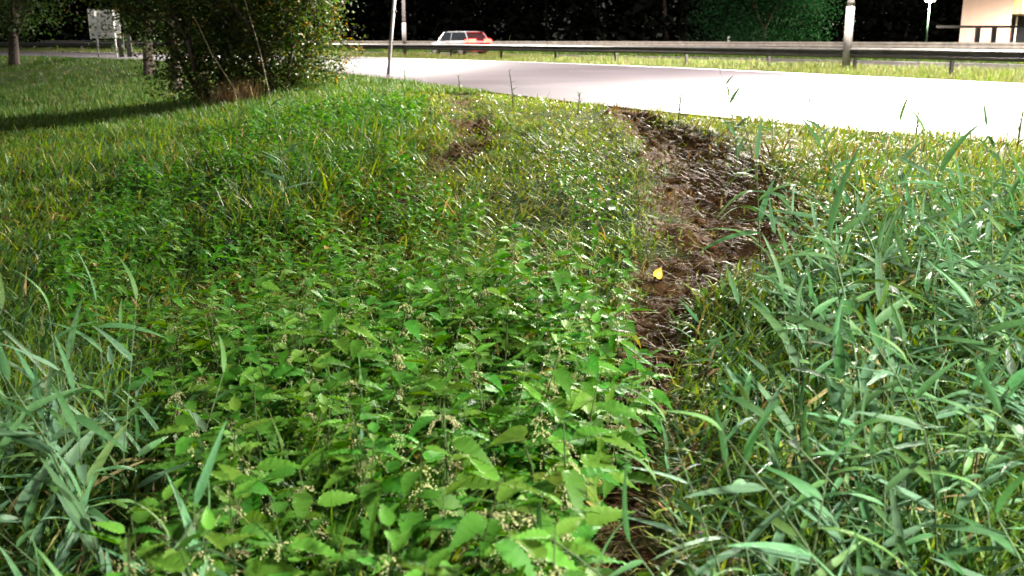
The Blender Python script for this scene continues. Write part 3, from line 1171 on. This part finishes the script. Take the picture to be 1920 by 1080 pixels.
for side, (pts, near_n) in enumerate(((clumps(REED_R, 38, .22, 8, 7, -.16), 60), (clumps(REED_L, 12, .24, 9, 6, .1), 34))):
    for k, (x, y, a, amt) in enumerate(pts):
        rz = rr.uniform(-1.6, 1.6)
        loc = a - rz
        if side == 0:
            lab = ('blue-green reed low in the right-hand bed, %s' if k < near_n else 'reed farther back on the right, %s') % (
                spot(x - .55 * (y - 2), [.8, 1.1, 1.5], ['along the rut', 'a step off the rut', 'nearer the right edge', 'at the right edge'])
                + spot(y, [2.3, 2.8, 3.6, 4.2, 4.8, 5.6], [', frontmost', ', second rank', ', third rank', ', fourth rank', ', halfway up', ', well up', ', topmost']))
            grp = 'reeds at the lower right' if k < near_n else 'reeds farther back on the right'
        else:
            lab = 'grey-green reed at the lower left, %s' % (spot(x, [-2.1, -1.6, -1.2], ['at the picture edge', 'a little in from the edge', 'midway to the nettles', 'beside the nettles'])
                                                            + spot(y, [2.5, 3.1, 3.6], [', in front', ', second rank', ', third rank', ', at the back']))
            grp = 'reeds at the lower left'
        put_reed(x, y, rr.uniform(.5, .85) * np.interp(y, [2, 4, 6.8], [.9, 1., .9]), int(rr.integers(0, 6)), rz, (-math.sin(loc) * amt, math.cos(loc) * amt), k < near_n, lab, grp)

# single tall reeds that stand out
put_reed(1.30, 3.35, 1.02, 4, .3, (-.05, -.02), True, 'tall broad-leaved reed standing out at the right, in front of the reed bed')
put_reed(2.05, 5.0, 1.0, 2, -.4, (0, -.25), True, 'reed leaning left at the right side, behind the tall broad-leaved one')
put_reed(2.55, 5.2, 1.0, 1, .2, (0, -.3), True, 'reed leaning left close to the right edge at mid height')
put_reed(1.62, 6.3, .95, 0, .6, (0, -.2), True, 'reed at the right edge of the muddy rut')
put_reed(2.30, 9.4, .78, 5, 0, (0, -.12), True, 'tall reed rising against the pale road, right of the muddy rut')
put_reed(2.18, 9.6, .80, 1, .8, (0, -.1), True, 'reed just left of the tall one that rises against the pale road')
put_reed(2.44, 9.3, .72, 4, -.5, (0, -.05), True, 'leafy reed just right of the tall one that rises against the pale road')
put_reed(2.95, 9.2, .72, 3, .5, (0, -.18), True, 'short reed against the road edge, right of the tall one')
put_reed(-1.42, 3.05, .95, 3, 1.2, (0, .02), True, 'upright reed with a straight stem near the lower left corner')
put_reed(-2.05, 3.6, .9, 2, .4, (0, -.05), True, 'reed leaning at the left edge of the picture')
put_reed(-2.2, 9.3, .95, 5, .3, (0, .22), True, 'reed leaning right in the lush grass left of the tracks')
put_reed(-1.95, 8.3, .9, 1, .9, (0, .2), True, 'lower reed in the lush grass, below the leaning one')
put_reed(-3.4, 9.6, .8, 0, .1, (0, .1), True, 'lone reed standing in the dim grass on the left')
put_reed(.42, 10.6, .62, 4, .1, (0, -.05), True, 'small reed standing between the two wheel tracks')

# thin weeds silhouetted against the road
def tall_weed(x, y, h, seed, label):
    r = np.random.default_rng(seed)
    z = gz1(x, y) - .02
    e = empty('tall_weed', (x, y, z))
    tag(e, label, 'weed')
    lx = r.uniform(-.12, .12)
    st = lambda t: Vector((lx * t * t * h, 0, h * t))
    MB().tube([st(t) for t in (0, .4, .75, 1)], [.010, .009, .008, .004], 5, (.07, .09, .03)).build('stem', M['grass'], e)
    v, f = reed_leaf(5, .3, .16)
    for k in range(9):
        t = .25 + .72 * k / 8
        R = Matrix.Translation(st(t)) @ Matrix.Rotation(k * 2.4 + r.uniform(-.4, .4), 4, 'Z') @ Matrix.Rotation(-r.uniform(.2, .9), 4, 'Y') @ Matrix.Scale(.2 * (1.15 - .6 * t), 4)
        MB().add([R @ Vector(p) for p in v], f, (.045, .085, .025)).build('leaf', M['grass'], e)
    return e


tall_weed(-2.55, 24.2, .62, 1, 'bushy tall weed at the road edge, right of the leaning pole')
tall_weed(-.95, 18.6, .5, 2, 'thin weed at the road edge above the left wheel track')
tall_weed(.02, 15.6, .66, 3, 'upright weed against the road between the two wheel tracks')
tall_weed(.95, 14.6, .34, 4, 'small weed at the road edge, left of the muddy rut')
tall_weed(2.1, 12.7, .4, 5, 'small weed at the road edge above the muddy rut')
tall_weed(4.15, 10.3, .42, 6, 'thin weed against the road at the right')
tall_weed(4.75, 9.4, .4, 7, 'thin weed against the road close to the right edge')

# broad-leaved plants and the yellow leaf in the rut
def heart_leaf():
    out = [(0, 0), (-.08, .16), (-.02, .34), (.16, .42), (.4, .38), (.65, .24), (.86, .1), (1, 0), (.86, -.1), (.65, -.24), (.4, -.38), (.16, -.42), (-.02, -.34), (-.08, -.16)]
    v = [(x, y, abs(y) * .3 - .3 * max(x, 0) ** 2) for x, y in out]
    v.append((.35, 0, -.05))
    m = len(out)
    return v, [(k, (k + 1) % m, m) for k in range(m)]


def broad_plant(x, y, h, nl, size, seed, label, col=(.06, .12, .018)):
    r = np.random.default_rng(seed)
    z = gz1(x, y) - .01
    e = empty('broad_leaved_plant', (x, y, z))
    tag(e, label, 'plant')
    v, f = heart_leaf()
    for k in range(nl):
        a = k * 2.4 + r.uniform(-.4, .4)
        hh = h * r.uniform(.6, 1.05)
        tip = Vector((math.cos(a) * size * .7, math.sin(a) * size * .7, hh))
        MB().tube([(0, 0, 0), tip * .6 + Vector((0, 0, .03)), tip], [.003, .0025, .002], 4, (.08, .11, .03)).build('stalk', M['nettle'], e)
        R = Matrix.Translation(tip) @ Matrix.Rotation(a, 4, 'Z') @ Matrix.Rotation(r.uniform(-.1, .6), 4, 'Y') @ Matrix.Rotation(r.uniform(-.3, .3), 4, 'X') @ Matrix.Scale(size * r.uniform(.8, 1.2), 4)
        MB().add([R @ Vector(p) for p in v], f, col).build('leaf', M['nettle'], e, True)


broad_plant(.36, 4.55, .30, 6, .15, 1, 'broad heart-leaved plant at the left rim of the rut', (.05, .10, .02))
broad_plant(.55, 4.35, .22, 5, .13, 2, 'yellow-green broad-leaved plant in the narrow rut', (.10, .15, .02))
broad_plant(.12, 3.0, .42, 6, .12, 3, 'bright yellow-green broad-leaved plant beside the nettles at the rut', (.10, .16, .02))
broad_plant(.34, 2.75, .16, 5, .10, 4, 'low green broad-leaved plant in the bottom of the rut', (.055, .11, .02))
broad_plant(.05, 6.9, .30, 5, .13, 5, 'broad-leaved plant in the flattened grass between the tracks', (.05, .10, .018))
v, f = heart_leaf()
yl = MB().add([(p[0] * .075, p[1] * .075, p[2] * .075) for p in v], f, (.62, .42, .05)).build('yellow_leaf', M['yleaf'], None, True)
yl.location = (.90, 6.05, gz1(.90, 6.05) + .13)
yl.rotation_euler = (1.15, -.9, .5)
tag(yl, 'single yellow fallen leaf caught in the grass at the rut', 'leaf')

# clods of mud thrown up in the ruts
ICO = np.array([(0, 0, 1), (.894, 0, .447), (.276, .851, .447), (-.724, .526, .447), (-.724, -.526, .447), (.276, -.851, .447), (.724, .526, -.447), (-.276, .851, -.447), (-.894, 0, -.447),
                (-.276, -.851, -.447), (.724, -.526, -.447), (0, 0, -1)])
ICO_T = np.array([(0, 1, 2), (0, 2, 3), (0, 3, 4), (0, 4, 5), (0, 5, 1), (1, 6, 2), (2, 7, 3), (3, 8, 4), (4, 9, 5), (5, 10, 1), (2, 6, 7), (3, 7, 8), (4, 8, 9), (5, 9, 10), (1, 10, 6),
                  (11, 7, 6), (11, 8, 7), (11, 9, 8), (11, 10, 9), (11, 6, 10)])
cp = []
for _ in range(6000):
    if rng.random() < .72:
        t = rng.random() * (len(RUT_R) - 1)
        i = int(t)
        c = RUT_R[i] + (RUT_R[min(i + 1, len(RUT_R) - 1)] - RUT_R[i]) * (t - i) + rng.normal(0, .28, 2)
    else:
        t = rng.random() * (len(RUT_L) - 1)
        i = int(t)
        c = RUT_L[i] + (RUT_L[min(i + 1, len(RUT_L) - 1)] - RUT_L[i]) * (t - i) + rng.normal(0, .22, 2)
    cp.append(c)
cp = np.array(cp)
cp = cp[(mudmask(cp[:, 0], cp[:, 1]) > .45) & (offset(cp[:, 0], cp[:, 1]) < -.9)][:900]
n = len(cp)
sz = .010 + .042 * rng.random(n) ** 2.5
cV = ICO[None] * sz[:, None, None] * (1 + rng.normal(0, .3, (n, 12, 1))) * rng.uniform(.6, 1.5, (n, 1, 3)) * np.array([1, 1, .55])
cV += np.stack([cp[:, 0], cp[:, 1], gz(cp[:, 0], cp[:, 1]) + sz * .25], 1)[:, None]
cT = (np.arange(n)[:, None, None] * 12 + ICO_T[None]).reshape(-1, 3)
kind(link('mud_clods', fastmesh('mud_clods', cV.reshape(-1, 3), cT, np.tile((1., 0, 0), (n * 12, 1)), M['soil'], False)), 'stuff', 'crumbly brown mud clods thrown up along the wheel ruts', 'mud')

# torn leaves trodden into the grass between and beside the wheel tracks
n = 60000
ly = 4.6 + 14 * rng.random(n)
lx = np.interp(ly, [4, 6, 8, 10, 13, 18], [-.3, -.2, .3, .6, .55, .3]) + rng.normal(0, 1.0, n)
sel = (rng.random(n) < (.55 + .6 * vnoise(lx, ly, 1.4)) * .34) & (mudmask(lx, ly) < .6) & (offset(lx, ly) < -.6)
lx, ly = lx[sel], ly[sel]
n = len(lx)
P_ = np.stack([lx, ly, gz(lx, ly) + .02 + .13 * rng.random(n)], 1)
V, T, C = leaf_cloud(P_, rng.uniform(.014, .042, n), pick(n, [(GREEN, 3), (YELLOWG, 4), ((.08, .17, .025), 4), (STRAW, .5)]), .1)
kind(link('trodden_leaves', fastmesh('trodden_leaves', V, T, C, M['wetleaf'], False)), 'stuff', 'small torn wet leaves trodden into the grass between the wheel tracks', 'leaves')

# dry stalks lying about the mud
n = 420
t = rng.random(n) * (len(RUT_R) - 1)
q = np.stack([np.interp(t, np.arange(len(RUT_R)), RUT_R[:, 0]), np.interp(t, np.arange(len(RUT_R)), RUT_R[:, 1])], 1) + rng.normal(0, .24, (n, 2))
ok = offset(q[:, 0], q[:, 1]) < -.4
q = q[ok]
n = len(q)
B = blades(np.stack([q[:, 0], q[:, 1], gz(q[:, 0], q[:, 1]) + .01 + .05 * rng.random(n)], 1), .12 + .25 * rng.random(n), .003 + .005 * rng.random(n), rng.random(n) * 6.28,
           rng.uniform(1.2, 1.6, n), rng.uniform(-.1, .2, n), pick(n, [((.11, .08, .035), 2), ((.06, .033, .015), 3), ((.08, .04, .02), 2)]), 3)
kind(link('loose_straw', fastmesh('loose_straw', *B, M['muddy'])), 'stuff', 'loose dry and muddy straw lying in and beside the right-hand rut', 'straw')

# ------------------------------------------------------------------ shrubs and trees
def grow(mb, p, d, L, r, depth, r_, tips, bendz=.1, split=(2, 4), spreadang=.55, colr=(.5, .5, .5)):
    pts, rad = [p], [r]
    for k in range(4):
        d = (d + Vector((r_.normal(0, .12), r_.normal(0, .12), r_.normal(bendz, .06)))).normalized()
        p = p + d * (L / 4)
        pts.append(p)
        rad.append(r * (1 - .14 * (k + 1)))
        if depth <= 1:
            tips.append((p, d, L))
    mb.tube(pts, rad, 6 if depth > 1 else 4, colr, depth > 1)
    if depth <= 0:
        return
    for k in range(int(r_.integers(*split))):
        a = r_.uniform(0, 6.28)
        s = r_.uniform(.5, 1.2) * spreadang
        u = d.orthogonal().normalized()
        w = d.cross(u)
        nd = (d * math.cos(s) + (u * math.cos(a) + w * math.sin(a)) * math.sin(s)).normalized()
        q = pts[int(r_.integers(2, 5))]
        grow(mb, q, nd, L * r_.uniform(.55, .8), rad[-1] * .75, depth - 1, r_, tips, bendz, split, spreadang, colr)


def woody(name, x, y, seed, stems, trunk_h, trunk_r, L, depth, nleaf, leafsize, palette, label, cat, leafsp=.22, sink=.05, splay=.35, mat='leaf', droop=.0, extra=None):
    r = np.random.default_rng(seed)
    z = gz1(x, y)
    e = empty(name, (x, y, z))
    tag(e, label, cat)
    tips = []
    tb = MB()
    bb = MB()
    for k in range(stems):
        a = k * 6.28 / stems + r.uniform(-.4, .4)
        sp = splay * r.uniform(.3, 1.3) if stems > 1 else .04
        d = Vector((math.cos(a) * math.sin(sp), math.sin(a) * math.sin(sp), math.cos(sp)))
        p0 = Vector((math.cos(a) * .18 * (stems > 1), math.sin(a) * .18 * (stems > 1), -sink))
        p1 = p0 + d * trunk_h
        tb.tube([p0, p0 + (p1 - p0) * .1, p0 + (p1 - p0) * .5 + Vector((r.normal(0, .03), r.normal(0, .03), 0)), p1], [trunk_r * 1.35, trunk_r * 1.05, trunk_r * .9, trunk_r * .75], 9)
        for q in range(3 if stems > 1 else 6):
            a2 = r.uniform(0, 6.28)
            s = r.uniform(.2, .75)
            nd = (d * math.cos(s) + Vector((math.cos(a2), math.sin(a2), 0)) * math.sin(s)).normalized()
            grow(bb, p0 + (p1 - p0) * r.uniform(.55, 1), nd, L * r.uniform(.7, 1.1), trunk_r * .5, depth, r, tips, .06 - droop)
    tb.build('trunk', M['bark'], e, True)
    bb.build('branches', M['bark'], e, True)
    T_ = np.array([tuple(t[0]) for t in tips])
    if extra is not None:
        T_ = np.vstack([T_, extra(r)])
    i = r.integers(0, len(T_), nleaf)
    P = T_[i] + r.normal(0, leafsp, (nleaf, 3))
    ok = P[:, 2] > .05
    P = P[ok]
    i = i[ok]
    br = r.normal(1, .22, len(T_))[i][:, None]
    C = pick(len(P), palette) * np.clip(br, .5, 1.6)
    V, T, C = leaf_cloud(P, leafsize * r.uniform(.6, 1.3, len(P)), C)
    link('crown', fastmesh('crown', V, T, C, M[mat], False), e)
    return e


PAL_SHRUB = [((.05, .085, .016), 5), ((.07, .085, .018), 2), ((.03, .055, .012), 2), ((.22, .13, .02), .35), ((.16, .08, .02), .3)]
PAL_TREE = [((.035, .075, .016), 5), ((.05, .085, .02), 3), ((.09, .08, .02), .6)]
PAL_BG = [((.006, .009, .006), 5), ((.009, .009, .007), 2)]  # near-black leaves, the unlit dark of the wood is in the colour


def skirt(cx, cy, w, h, n):
    def f(r):
        a = r.uniform(0, 6.28, n)
        q = r.random(n) ** .5
        return np.stack([cx + np.cos(a) * q * w, cy + np.sin(a) * q * w * .7, r.uniform(.1, h, n)], 1)
    return f


woody('shrub', -5.35, 23.2, 41, 8, 1.5, .055, 1.5, 2, 30000, .095, PAL_SHRUB, 'big leafy roadside shrub with autumn-tinted leaves, nearest on the left', 'shrub', .17, splay=.42, extra=lambda r: np.vstack([skirt(.1, 0, 1.4, 4.6, 700)(r), skirt(.1, -.1, 1.35, 1.9, 420)(r)]))
woody('shrub', -7.0, 23.6, 43, 7, 1.6, .055, 1.6, 2, 24000, .095, PAL_SHRUB, 'dark shrub adjoining the biggest shrub on its left side', 'shrub', .2, splay=.45, extra=lambda r: np.vstack([skirt(-.2, 0, 1.2, 4.8, 500)(r), skirt(0, 0, 1.0, 1.7, 220)(r)]))
woody('tree', -9.4, 28.4, 44, 1, 2.0, .16, 1.7, 3, 9000, .1, PAL_TREE, 'small tree whose dark trunk shows just behind the shrubs', 'tree', .3, extra=lambda r: np.stack([r.normal(0, .9, 200), r.normal(0, .8, 200), r.uniform(1.1, 4.5, 200)], 1))
woody('tree', -13.9, 39.0, 45, 1, 1.9, .2, 2.2, 3, 9000, .14, PAL_TREE, 'tree with a dark bare trunk right of the sign', 'tree', .4, extra=lambda r: np.stack([r.normal(.3, 1.1, 200), r.normal(0, 1., 200), r.uniform(1.5, 5.0, 200)], 1))
woody('tree', -26.1, 53.5, 46, 1, 2.6, .27, 2.8, 3, 11000, .18, PAL_TREE, 'dark leafy tree in the top left corner', 'tree', .5, extra=lambda r: np.stack([r.normal(.3, 1.5, 300), r.normal(0, 1.2, 300), r.uniform(2.0, 6.0, 300)], 1))
woody('tree', -21.5, 33.0, 49, 1, 2.6, .22, 2.6, 3, 9000, .14, PAL_TREE, 'added tree, unseen outside the left edge, that shades the lawn', 'tree', .45)  # put in only for the shade it casts
woody('sapling', -4.25, 24.6, 47, 1, .5, .014, .7, 1, 240, .075, [((.12, .09, .02), 2), ((.06, .09, .02), 3), ((.3, .16, .03), 1)], 'thin sapling with yellowing leaves right of the big shrub', 'sapling', .16)

# long bare branches sticking out of the shrub and a tuft of dry grass at its foot
for (a, b, c, lab) in (((-5.75, 21.6, -.3), (-6.4, 21.8, .7), (-7.1, 22.2, 2.1), 'long pale bare branch leaning left out of the big shrub'),
                       ((-5.2, 21.8, -.3), (-5.4, 21.9, .8), (-5.7, 22.0, 1.9), 'thin bare upright branch in front of the big shrub')):
    tag(MB().tube([a, b, c], [.016, .012, .006], 6).build('bare_branch', plain('pale_branch', (.22, .18, .1), .7), None, True), lab, 'branch')
n = 420
q = np.stack([rng.normal(-5.95, .28, n), rng.normal(21.9, .25, n)], 1)
B = blades(np.stack([q[:, 0], q[:, 1], gz(q[:, 0], q[:, 1])], 1), .35 + .35 * rng.random(n), .008 + .008 * rng.random(n), rng.random(n) * 6.28, np.abs(rng.normal(.2, .2, n)),
           rng.uniform(.1, .9, n), pick(n, [(STRAW, 3), ((.16, .08, .04), 3)]), 3)
kind(link('dry_grass_tuft', fastmesh('dry_grass_tuft', *B, M['straw'])), 'stuff', 'tuft of dry brown grass at the foot of the big shrub', 'grass')

# lit green tree beyond the roads on the right, and the dark wood behind everything
woody('tree', 20.0, 82.0, 51, 1, 2.2, .3, 3.4, 3, 42000, .2, [((.03, .12, .04), 4), ((.04, .15, .05), 3), ((.02, .07, .026), 2)], 'dense green tree lit from the right, beyond the far barrier', 'tree', .75,
      extra=lambda r: np.vstack([np.array([c0[0], c0[1], c0[2]]) + r.normal(0, .45, (10, 3)) for c0 in [
          (lambda a, z: ((2.2 + 2.6 * r.random()) * math.cos(a) * (1.15 - abs(z - 3) / 9), 3.2 * math.sin(a), z))(r.uniform(0, 6.28), r.uniform(.4, 8)) for _ in range(75)]]))
tall_weed(16.6, 76.0, 2.3, 61, 'single pale upright sapling standing before the dark wood, left of the lit green tree')

W_N = 70000
wx = rng.uniform(-105, 95, W_N)
wyb = np.interp(wx, [-150, -60, -20, 20, 60, 150], [172, 138, 112, 104, 118, 150])
wy = wyb + rng.random(W_N) ** 1.5 * 22
edge_h = 13 + 4 * vnoise(wx, wy, .11)
wz = rng.random(W_N) ** .8 * edge_h
Pw = np.stack([wx, wy, wz], 1)
Pw += np.stack([vnoise(wx, wz, .5), vnoise(wz, wx, .4), 0 * wx], 1) * 1.2
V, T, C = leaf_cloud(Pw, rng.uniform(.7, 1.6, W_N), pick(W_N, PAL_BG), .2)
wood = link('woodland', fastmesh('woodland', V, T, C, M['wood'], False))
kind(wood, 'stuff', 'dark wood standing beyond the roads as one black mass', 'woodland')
tm = MB()
for k in range(150):
    x = -150 + k * 2 + rng.uniform(-.8, .8)
    y = float(np.interp(x, [-150, -60, -20, 20, 60, 150], [172, 138, 112, 104, 118, 150])) + rng.uniform(-.5, 9)
    tm.tube([(x, y, -.2), (x + rng.normal(0, .2), y, 6), (x + rng.normal(0, .5), y, 13)], [.2, .15, .06], 6)
tm.build('woodland_trunks', M['bark'], wood)

# weeds poking up behind the far barrier
for k, (x, y, h) in enumerate([(6.2, 69, 1.3), (10.8, 66, 1.25), (13.2, 65, 1.35), (26.3, 59.5, 1.3), (28.3, 58.5, 1.5), (29.6, 58.5, 1.4), (-.2, 74, 1.4)]):
    tall_weed(x, y, h, 80 + k, ('weed behind the far barrier right of the passing car', 'weed behind the far barrier left of the lit green tree', 'weed just left of the lit green tree behind the far barrier',
                                'weed behind the far barrier below the park lamp', 'tall weed right of the park lamp behind the far barrier', 'weed left of the dark railing behind the far barrier',
                                'weed behind the far barrier above the grass strip, nearest the passing car')[k])

# ------------------------------------------------------------------ roadside furniture
# leaning pole at the road edge
e = empty('leaning_pole', (-3.72, 30.2, gz1(-3.72, 30.2) - .05))
tag(e, 'thin grey metal pole leaning right at the near road edge', 'pole')
lean = Vector((.125, 0, 1)).normalized()
MB().tube([(0, 0, -.3), lean * 2.95], .05, 12).build('tube', M['mast'], e, True)
for hgt in (1.05, 1.95):
    c = lean * hgt
    MB().tube([c - lean * .03, c + lean * .03], .062, 12).box(.05, .1, -.03, .03, -.025, .025, Matrix.Translation(c)).build('clamp', M['steel'], e)

# sign seen from behind
e = empty('road_sign', (-23.4, 59.0, 0.0), .12)
tag(e, 'whitish road sign on two slim posts, seen from behind', 'road sign')
for k in range(9):
    z0 = 1.06 + k * .178
    MB().box(-.78, .86, .02, .035, z0, z0 + .17).box(-.78, .86, 0, .02, z0 + .005, z0 + .02).build('plank', M['alu'], e)
for x in (-.42, .58):
    MB().tube([(x, -.06, -.3), (x, -.06, 2.66)], .05, 10).build('post', M['white'], e, True)
for x in (-.8, .88):
    MB().box(x - .015, x + .015, -.005, .045, 1.04, 2.67).build('edge_trim', M['alu'], e)
for k, (x, y, t, lab) in enumerate([(-23.0, 60.3, .02, 'dark weathered post under the road sign, the left of the pair'), (-22.45, 60.1, -.02, 'dark weathered post under the road sign, the right of the pair')]):
    o_ = MB().box(-.14, .14, -.12, .12, -.3, 1.25).box(-.16, .16, -.14, .14, 1.25, 1.3).build('marker_post', M['darkpost'])
    o_.location = (x, y, 0)
    o_.rotation_euler = (0, t, .2)
    tag(o_, lab, 'post')

# white delineator behind the far barrier
e = empty('delineator_post', (15.1, 71.5, 0))
tag(e, 'small white delineator post behind the far barrier', 'post')
MB().box(-.06, .06, -.04, .04, -.1, 1.2).build('body', M['white'], e)
MB().box(-.05, .05, -.048, -.041, .95, 1.1).build('reflector', M['black'], e)

# park lamp
e = empty('park_lamp', (31.9, 79.0, 0.0))
tag(e, 'small park lamp with a flat lit disc on a thin green post', 'park lamp')
MB().tube([(0, 0, -.2), (0, 0, 3.76)], [.055, .04], 10).build('post', M['green_steel'], e, True)
MB().tube([(0, 0, 3.94), (0, 0, 4.02), (0, 0, 4.1)], [.4, .38, .12], 20).build('cap', M['green_steel'], e, True)
MB().tube([(0, 0, 3.77), (0, 0, 3.82), (0, 0, 3.935)], [.1, .36, .38], 20).build('lamp_glass', M['parkglass'], e, True)
ld = bpy.data.lights.new('park_light', 'POINT')
ld.energy = 800
ld.color = (1, .84, .66)
ld.shadow_soft_size = .2
lo_ = bpy.data.objects.new('park_light', ld)
COL.objects.link(lo_)
lo_.parent = e
lo_.location = (-.25, -.25, 3.6)

# unseen lamp added to light the building front, outside the frame
e = empty('building_fill_lamp', (52.0, 80.0, 0.0))
tag(e, 'added lamp lighting the pink building, unseen beyond the right edge', 'street lamp')
MB().tube([(0, 0, -.2), (0, 0, 7.5)], [.1, .06], 10).build('mast', M['mast'], e, True)
MB().box(-.5, .2, -.14, .14, 7.5, 7.62).build('lamp_head', M['mast'], e)
MB().box(-.42, .1, -.1, .1, 7.46, 7.498).build('lamp_glass', M['lampglass'], e)
ld = bpy.data.lights.new('building_fill_light', 'SPOT')
ld.energy = 15000
ld.color = (1, .86, .72)
ld.spot_size = math.radians(165)
ld.spot_blend = .4
ld.shadow_soft_size = .15
lo_ = bpy.data.objects.new('building_fill_light', ld)
COL.objects.link(lo_)
lo_.parent = e
lo_.location = (-.2, 0, 7.4)

# building
e = empty('building', (41.4, 95.0, 0.0), math.radians(-26))
tag(e, 'pink plastered building with a yellow fascia over a glazed entrance', 'building')
MB().box(0, 4.15, 0, 16, -.2, 8).box(4.15, 24, 3.0, 16, -.2, 8).build('wall', M['wall'], e)
MB().box(-.15, 24.15, -.15, 16.15, 8.002, 8.3).build('roof', M['roof'], e)
for k in range(5):
    MB().box(4.16 + k * 2.2, 4.16 + k * 2.2 + 2.18, .6, .75, 3.25, 5.6).build('fascia_panel', M['fascia'], e)
MB().box(4.155, 15.2, .76, 2.99, 3.3, 3.45).build('canopy', M['roof'], e)
MB().box(4.95, 8.0, .4, .595, 3.32, 4.3).build('sign_box', M['signlit'], e)
for k in range(5):
    x0 = 4.25 + k * 1.3
    d = MB().box(x0, x0 + 1.26, 2.9, 2.98, 0, 3.1).build('glass_door', M['glass'], e)
    MB().box(x0 + .3, x0 + .42, 2.78, 2.895, 0, 3.1).build('frame', M['white'], d)

# dark railing with thick posts in front of the building
e = empty('railing', (36.8, 80.0, 0.0))
tag(e, 'black steel railing with thick posts in front of the pink building', 'railing')
MB().box(-3.8, 9, -.06, .06, 1.86, 2.05).build('top_bar', M['black'], e)
for x in (-.55, .72, 4.4, 7.8):
    MB().box(x - .17, x + .17, -.1, .1, -.2, 1.855).build('post', M['black'], e)

# ------------------------------------------------------------------ cars
def car(name, loc, rz, paint, label, lights=True, H=1.47, Lc=4.3, Wd=1.76, van=False):
    e = empty(name, loc, rz)
    tag(e, label, 'car' if not van else 'van')
    hl, hw = Lc / 2, Wd / 2
    # body: stations along x (front +x)
    st = [(-hl, .45, .80, .86), (-hl + .12, .28, .90, .95), (-hl + .7, .24, .93, 1), (0, .22, .92, 1), (hl - 1.2, .24, .90, 1), (hl - .35, .26, .76, .95), (hl - .05, .35, .62, .85)]
    mb = MB()
    v = []
    for x, zb, zt, w in st:
        y = hw * w
        v += [(x, -y * .9, zb), (x, -y, zb + .12), (x, -y, zt - .14), (x, -y * .92, zt), (x, y * .92, zt), (x, y, zt - .14), (x, y, zb + .12), (x, y * .9, zb)]
    q = 8
    f = [(i * q + j, i * q + (j + 1) % q, (i + 1) * q + (j + 1) % q, (i + 1) * q + j) for i in range(len(st) - 1) for j in range(q)]
    f += [tuple(range(q)), tuple((len(st) - 1) * q + j for j in range(q))]
    mb.add(v, f).build('body', paint, e, True)
    # cabin glass and roof
    zb = .91
    xs = (-hl + .18, -hl + .62, -.15, .55, hl - 1.15) if not van else (-hl + .05, -hl + .15, 0, hl - 1.3, hl - .8)
    y0, y1 = hw * .92, hw * .74
    gl = [(xs[0], -y0, zb), (xs[4], -y0, zb), (xs[4], y0, zb), (xs[0], y0, zb), (xs[1], -y1, H - .06), (xs[3], -y1, H - .06), (xs[3], y1, H - .06), (xs[1], y1, H - .06)]
    MB().add(gl, [(0, 1, 5, 4), (1, 2, 6, 5), (2, 3, 7, 6), (3, 0, 4, 7), (4, 5, 6, 7), (0, 3, 2, 1)]).build('windows', M['glass'], e)
    MB().add([(xs[1] - .05, -y1 - .01, H - .055), (xs[3] + .05, -y1 - .01, H - .055), (xs[3] + .05, y1 + .01, H - .055), (xs[1] - .05, y1 + .01, H - .055),
              (xs[1] + .15, -y1 * .8, H), (xs[3] - .2, -y1 * .8, H), (xs[3] - .2, y1 * .8, H), (xs[1] + .15, y1 * .8, H)],
             [(0, 1, 5, 4), (1, 2, 6, 5), (2, 3, 7, 6), (3, 0, 4, 7), (4, 5, 6, 7), (0, 3, 2, 1)]).build('roof', paint, e, True)
    for s in (-1, 1):
        for x_b, x_t in ((xs[0], xs[1]), (xs[2] - .1, xs[2] - .05), (xs[4], xs[3])):
            MB().tube([(x_b, s * (y0 + .005), zb), (x_t, s * (y1 + .008), H - .05)], .035, 5).build('pillar', paint, e)
        for x in (-hl + .78, hl - .85):
            w = MB().tube([(x, s * (hw - .2), .31), (x, s * (hw + .01), .31)], .31, 20).build('wheel', M['rubber'], e, True)
            MB().tube([(x, s * (hw + .0), .31), (x, s * (hw + .018), .31)], .2, 14).build('rim', M['steel'], w)
        MB().box(-hl - .02, -hl + .1, s * hw * .4, s * hw * .9, .80, 1.02).box(-hl + .02, -hl + .4, s * hw * .9, s * (hw + .012), .80, .98).build('tail_light', M['red'] if lights else M['glass'], e)
        MB().box(hl - .22, hl - .03, s * hw * .5, s * hw * .8, .56, .68).build('headlight', M['headlamp'] if lights else M['glass'], e)
        MB().box(.45, .6, s * (hw * .95), s * (hw + .14), .93, 1.05).build('mirror', paint, e)
    if lights:
        ld = bpy.data.lights.new('tail_glow', 'POINT')
        ld.energy = 70
        ld.color = (1, .03, .02)
        ld.shadow_soft_size = .3
        lo_ = bpy.data.objects.new('tail_glow', ld)
        COL.objects.link(lo_)
        lo_.parent = e
        lo_.location = (-hl - .6, 0, .95)
    MB().box(-hl - .012, -hl + .02, -.26, .26, .48, .59).build('number_plate', M['line'], e)
    return e


pc, tc_, nc = on_curve(s_near(-3.4, 63.0), 21.5)
p0 = np.array([-3.3, 63.5])
pt_, tt_, nn_ = on_curve(s_near(*p0), float(offset([p0[0]], [p0[1]])[0]))
car('car', (p0[0], p0[1], .01), math.atan2(tt_[1], tt_[0]), M['carpaint'], 'silver car with glowing red tail lights passing behind the crash barrier')

print('objects', len(bpy.data.objects))
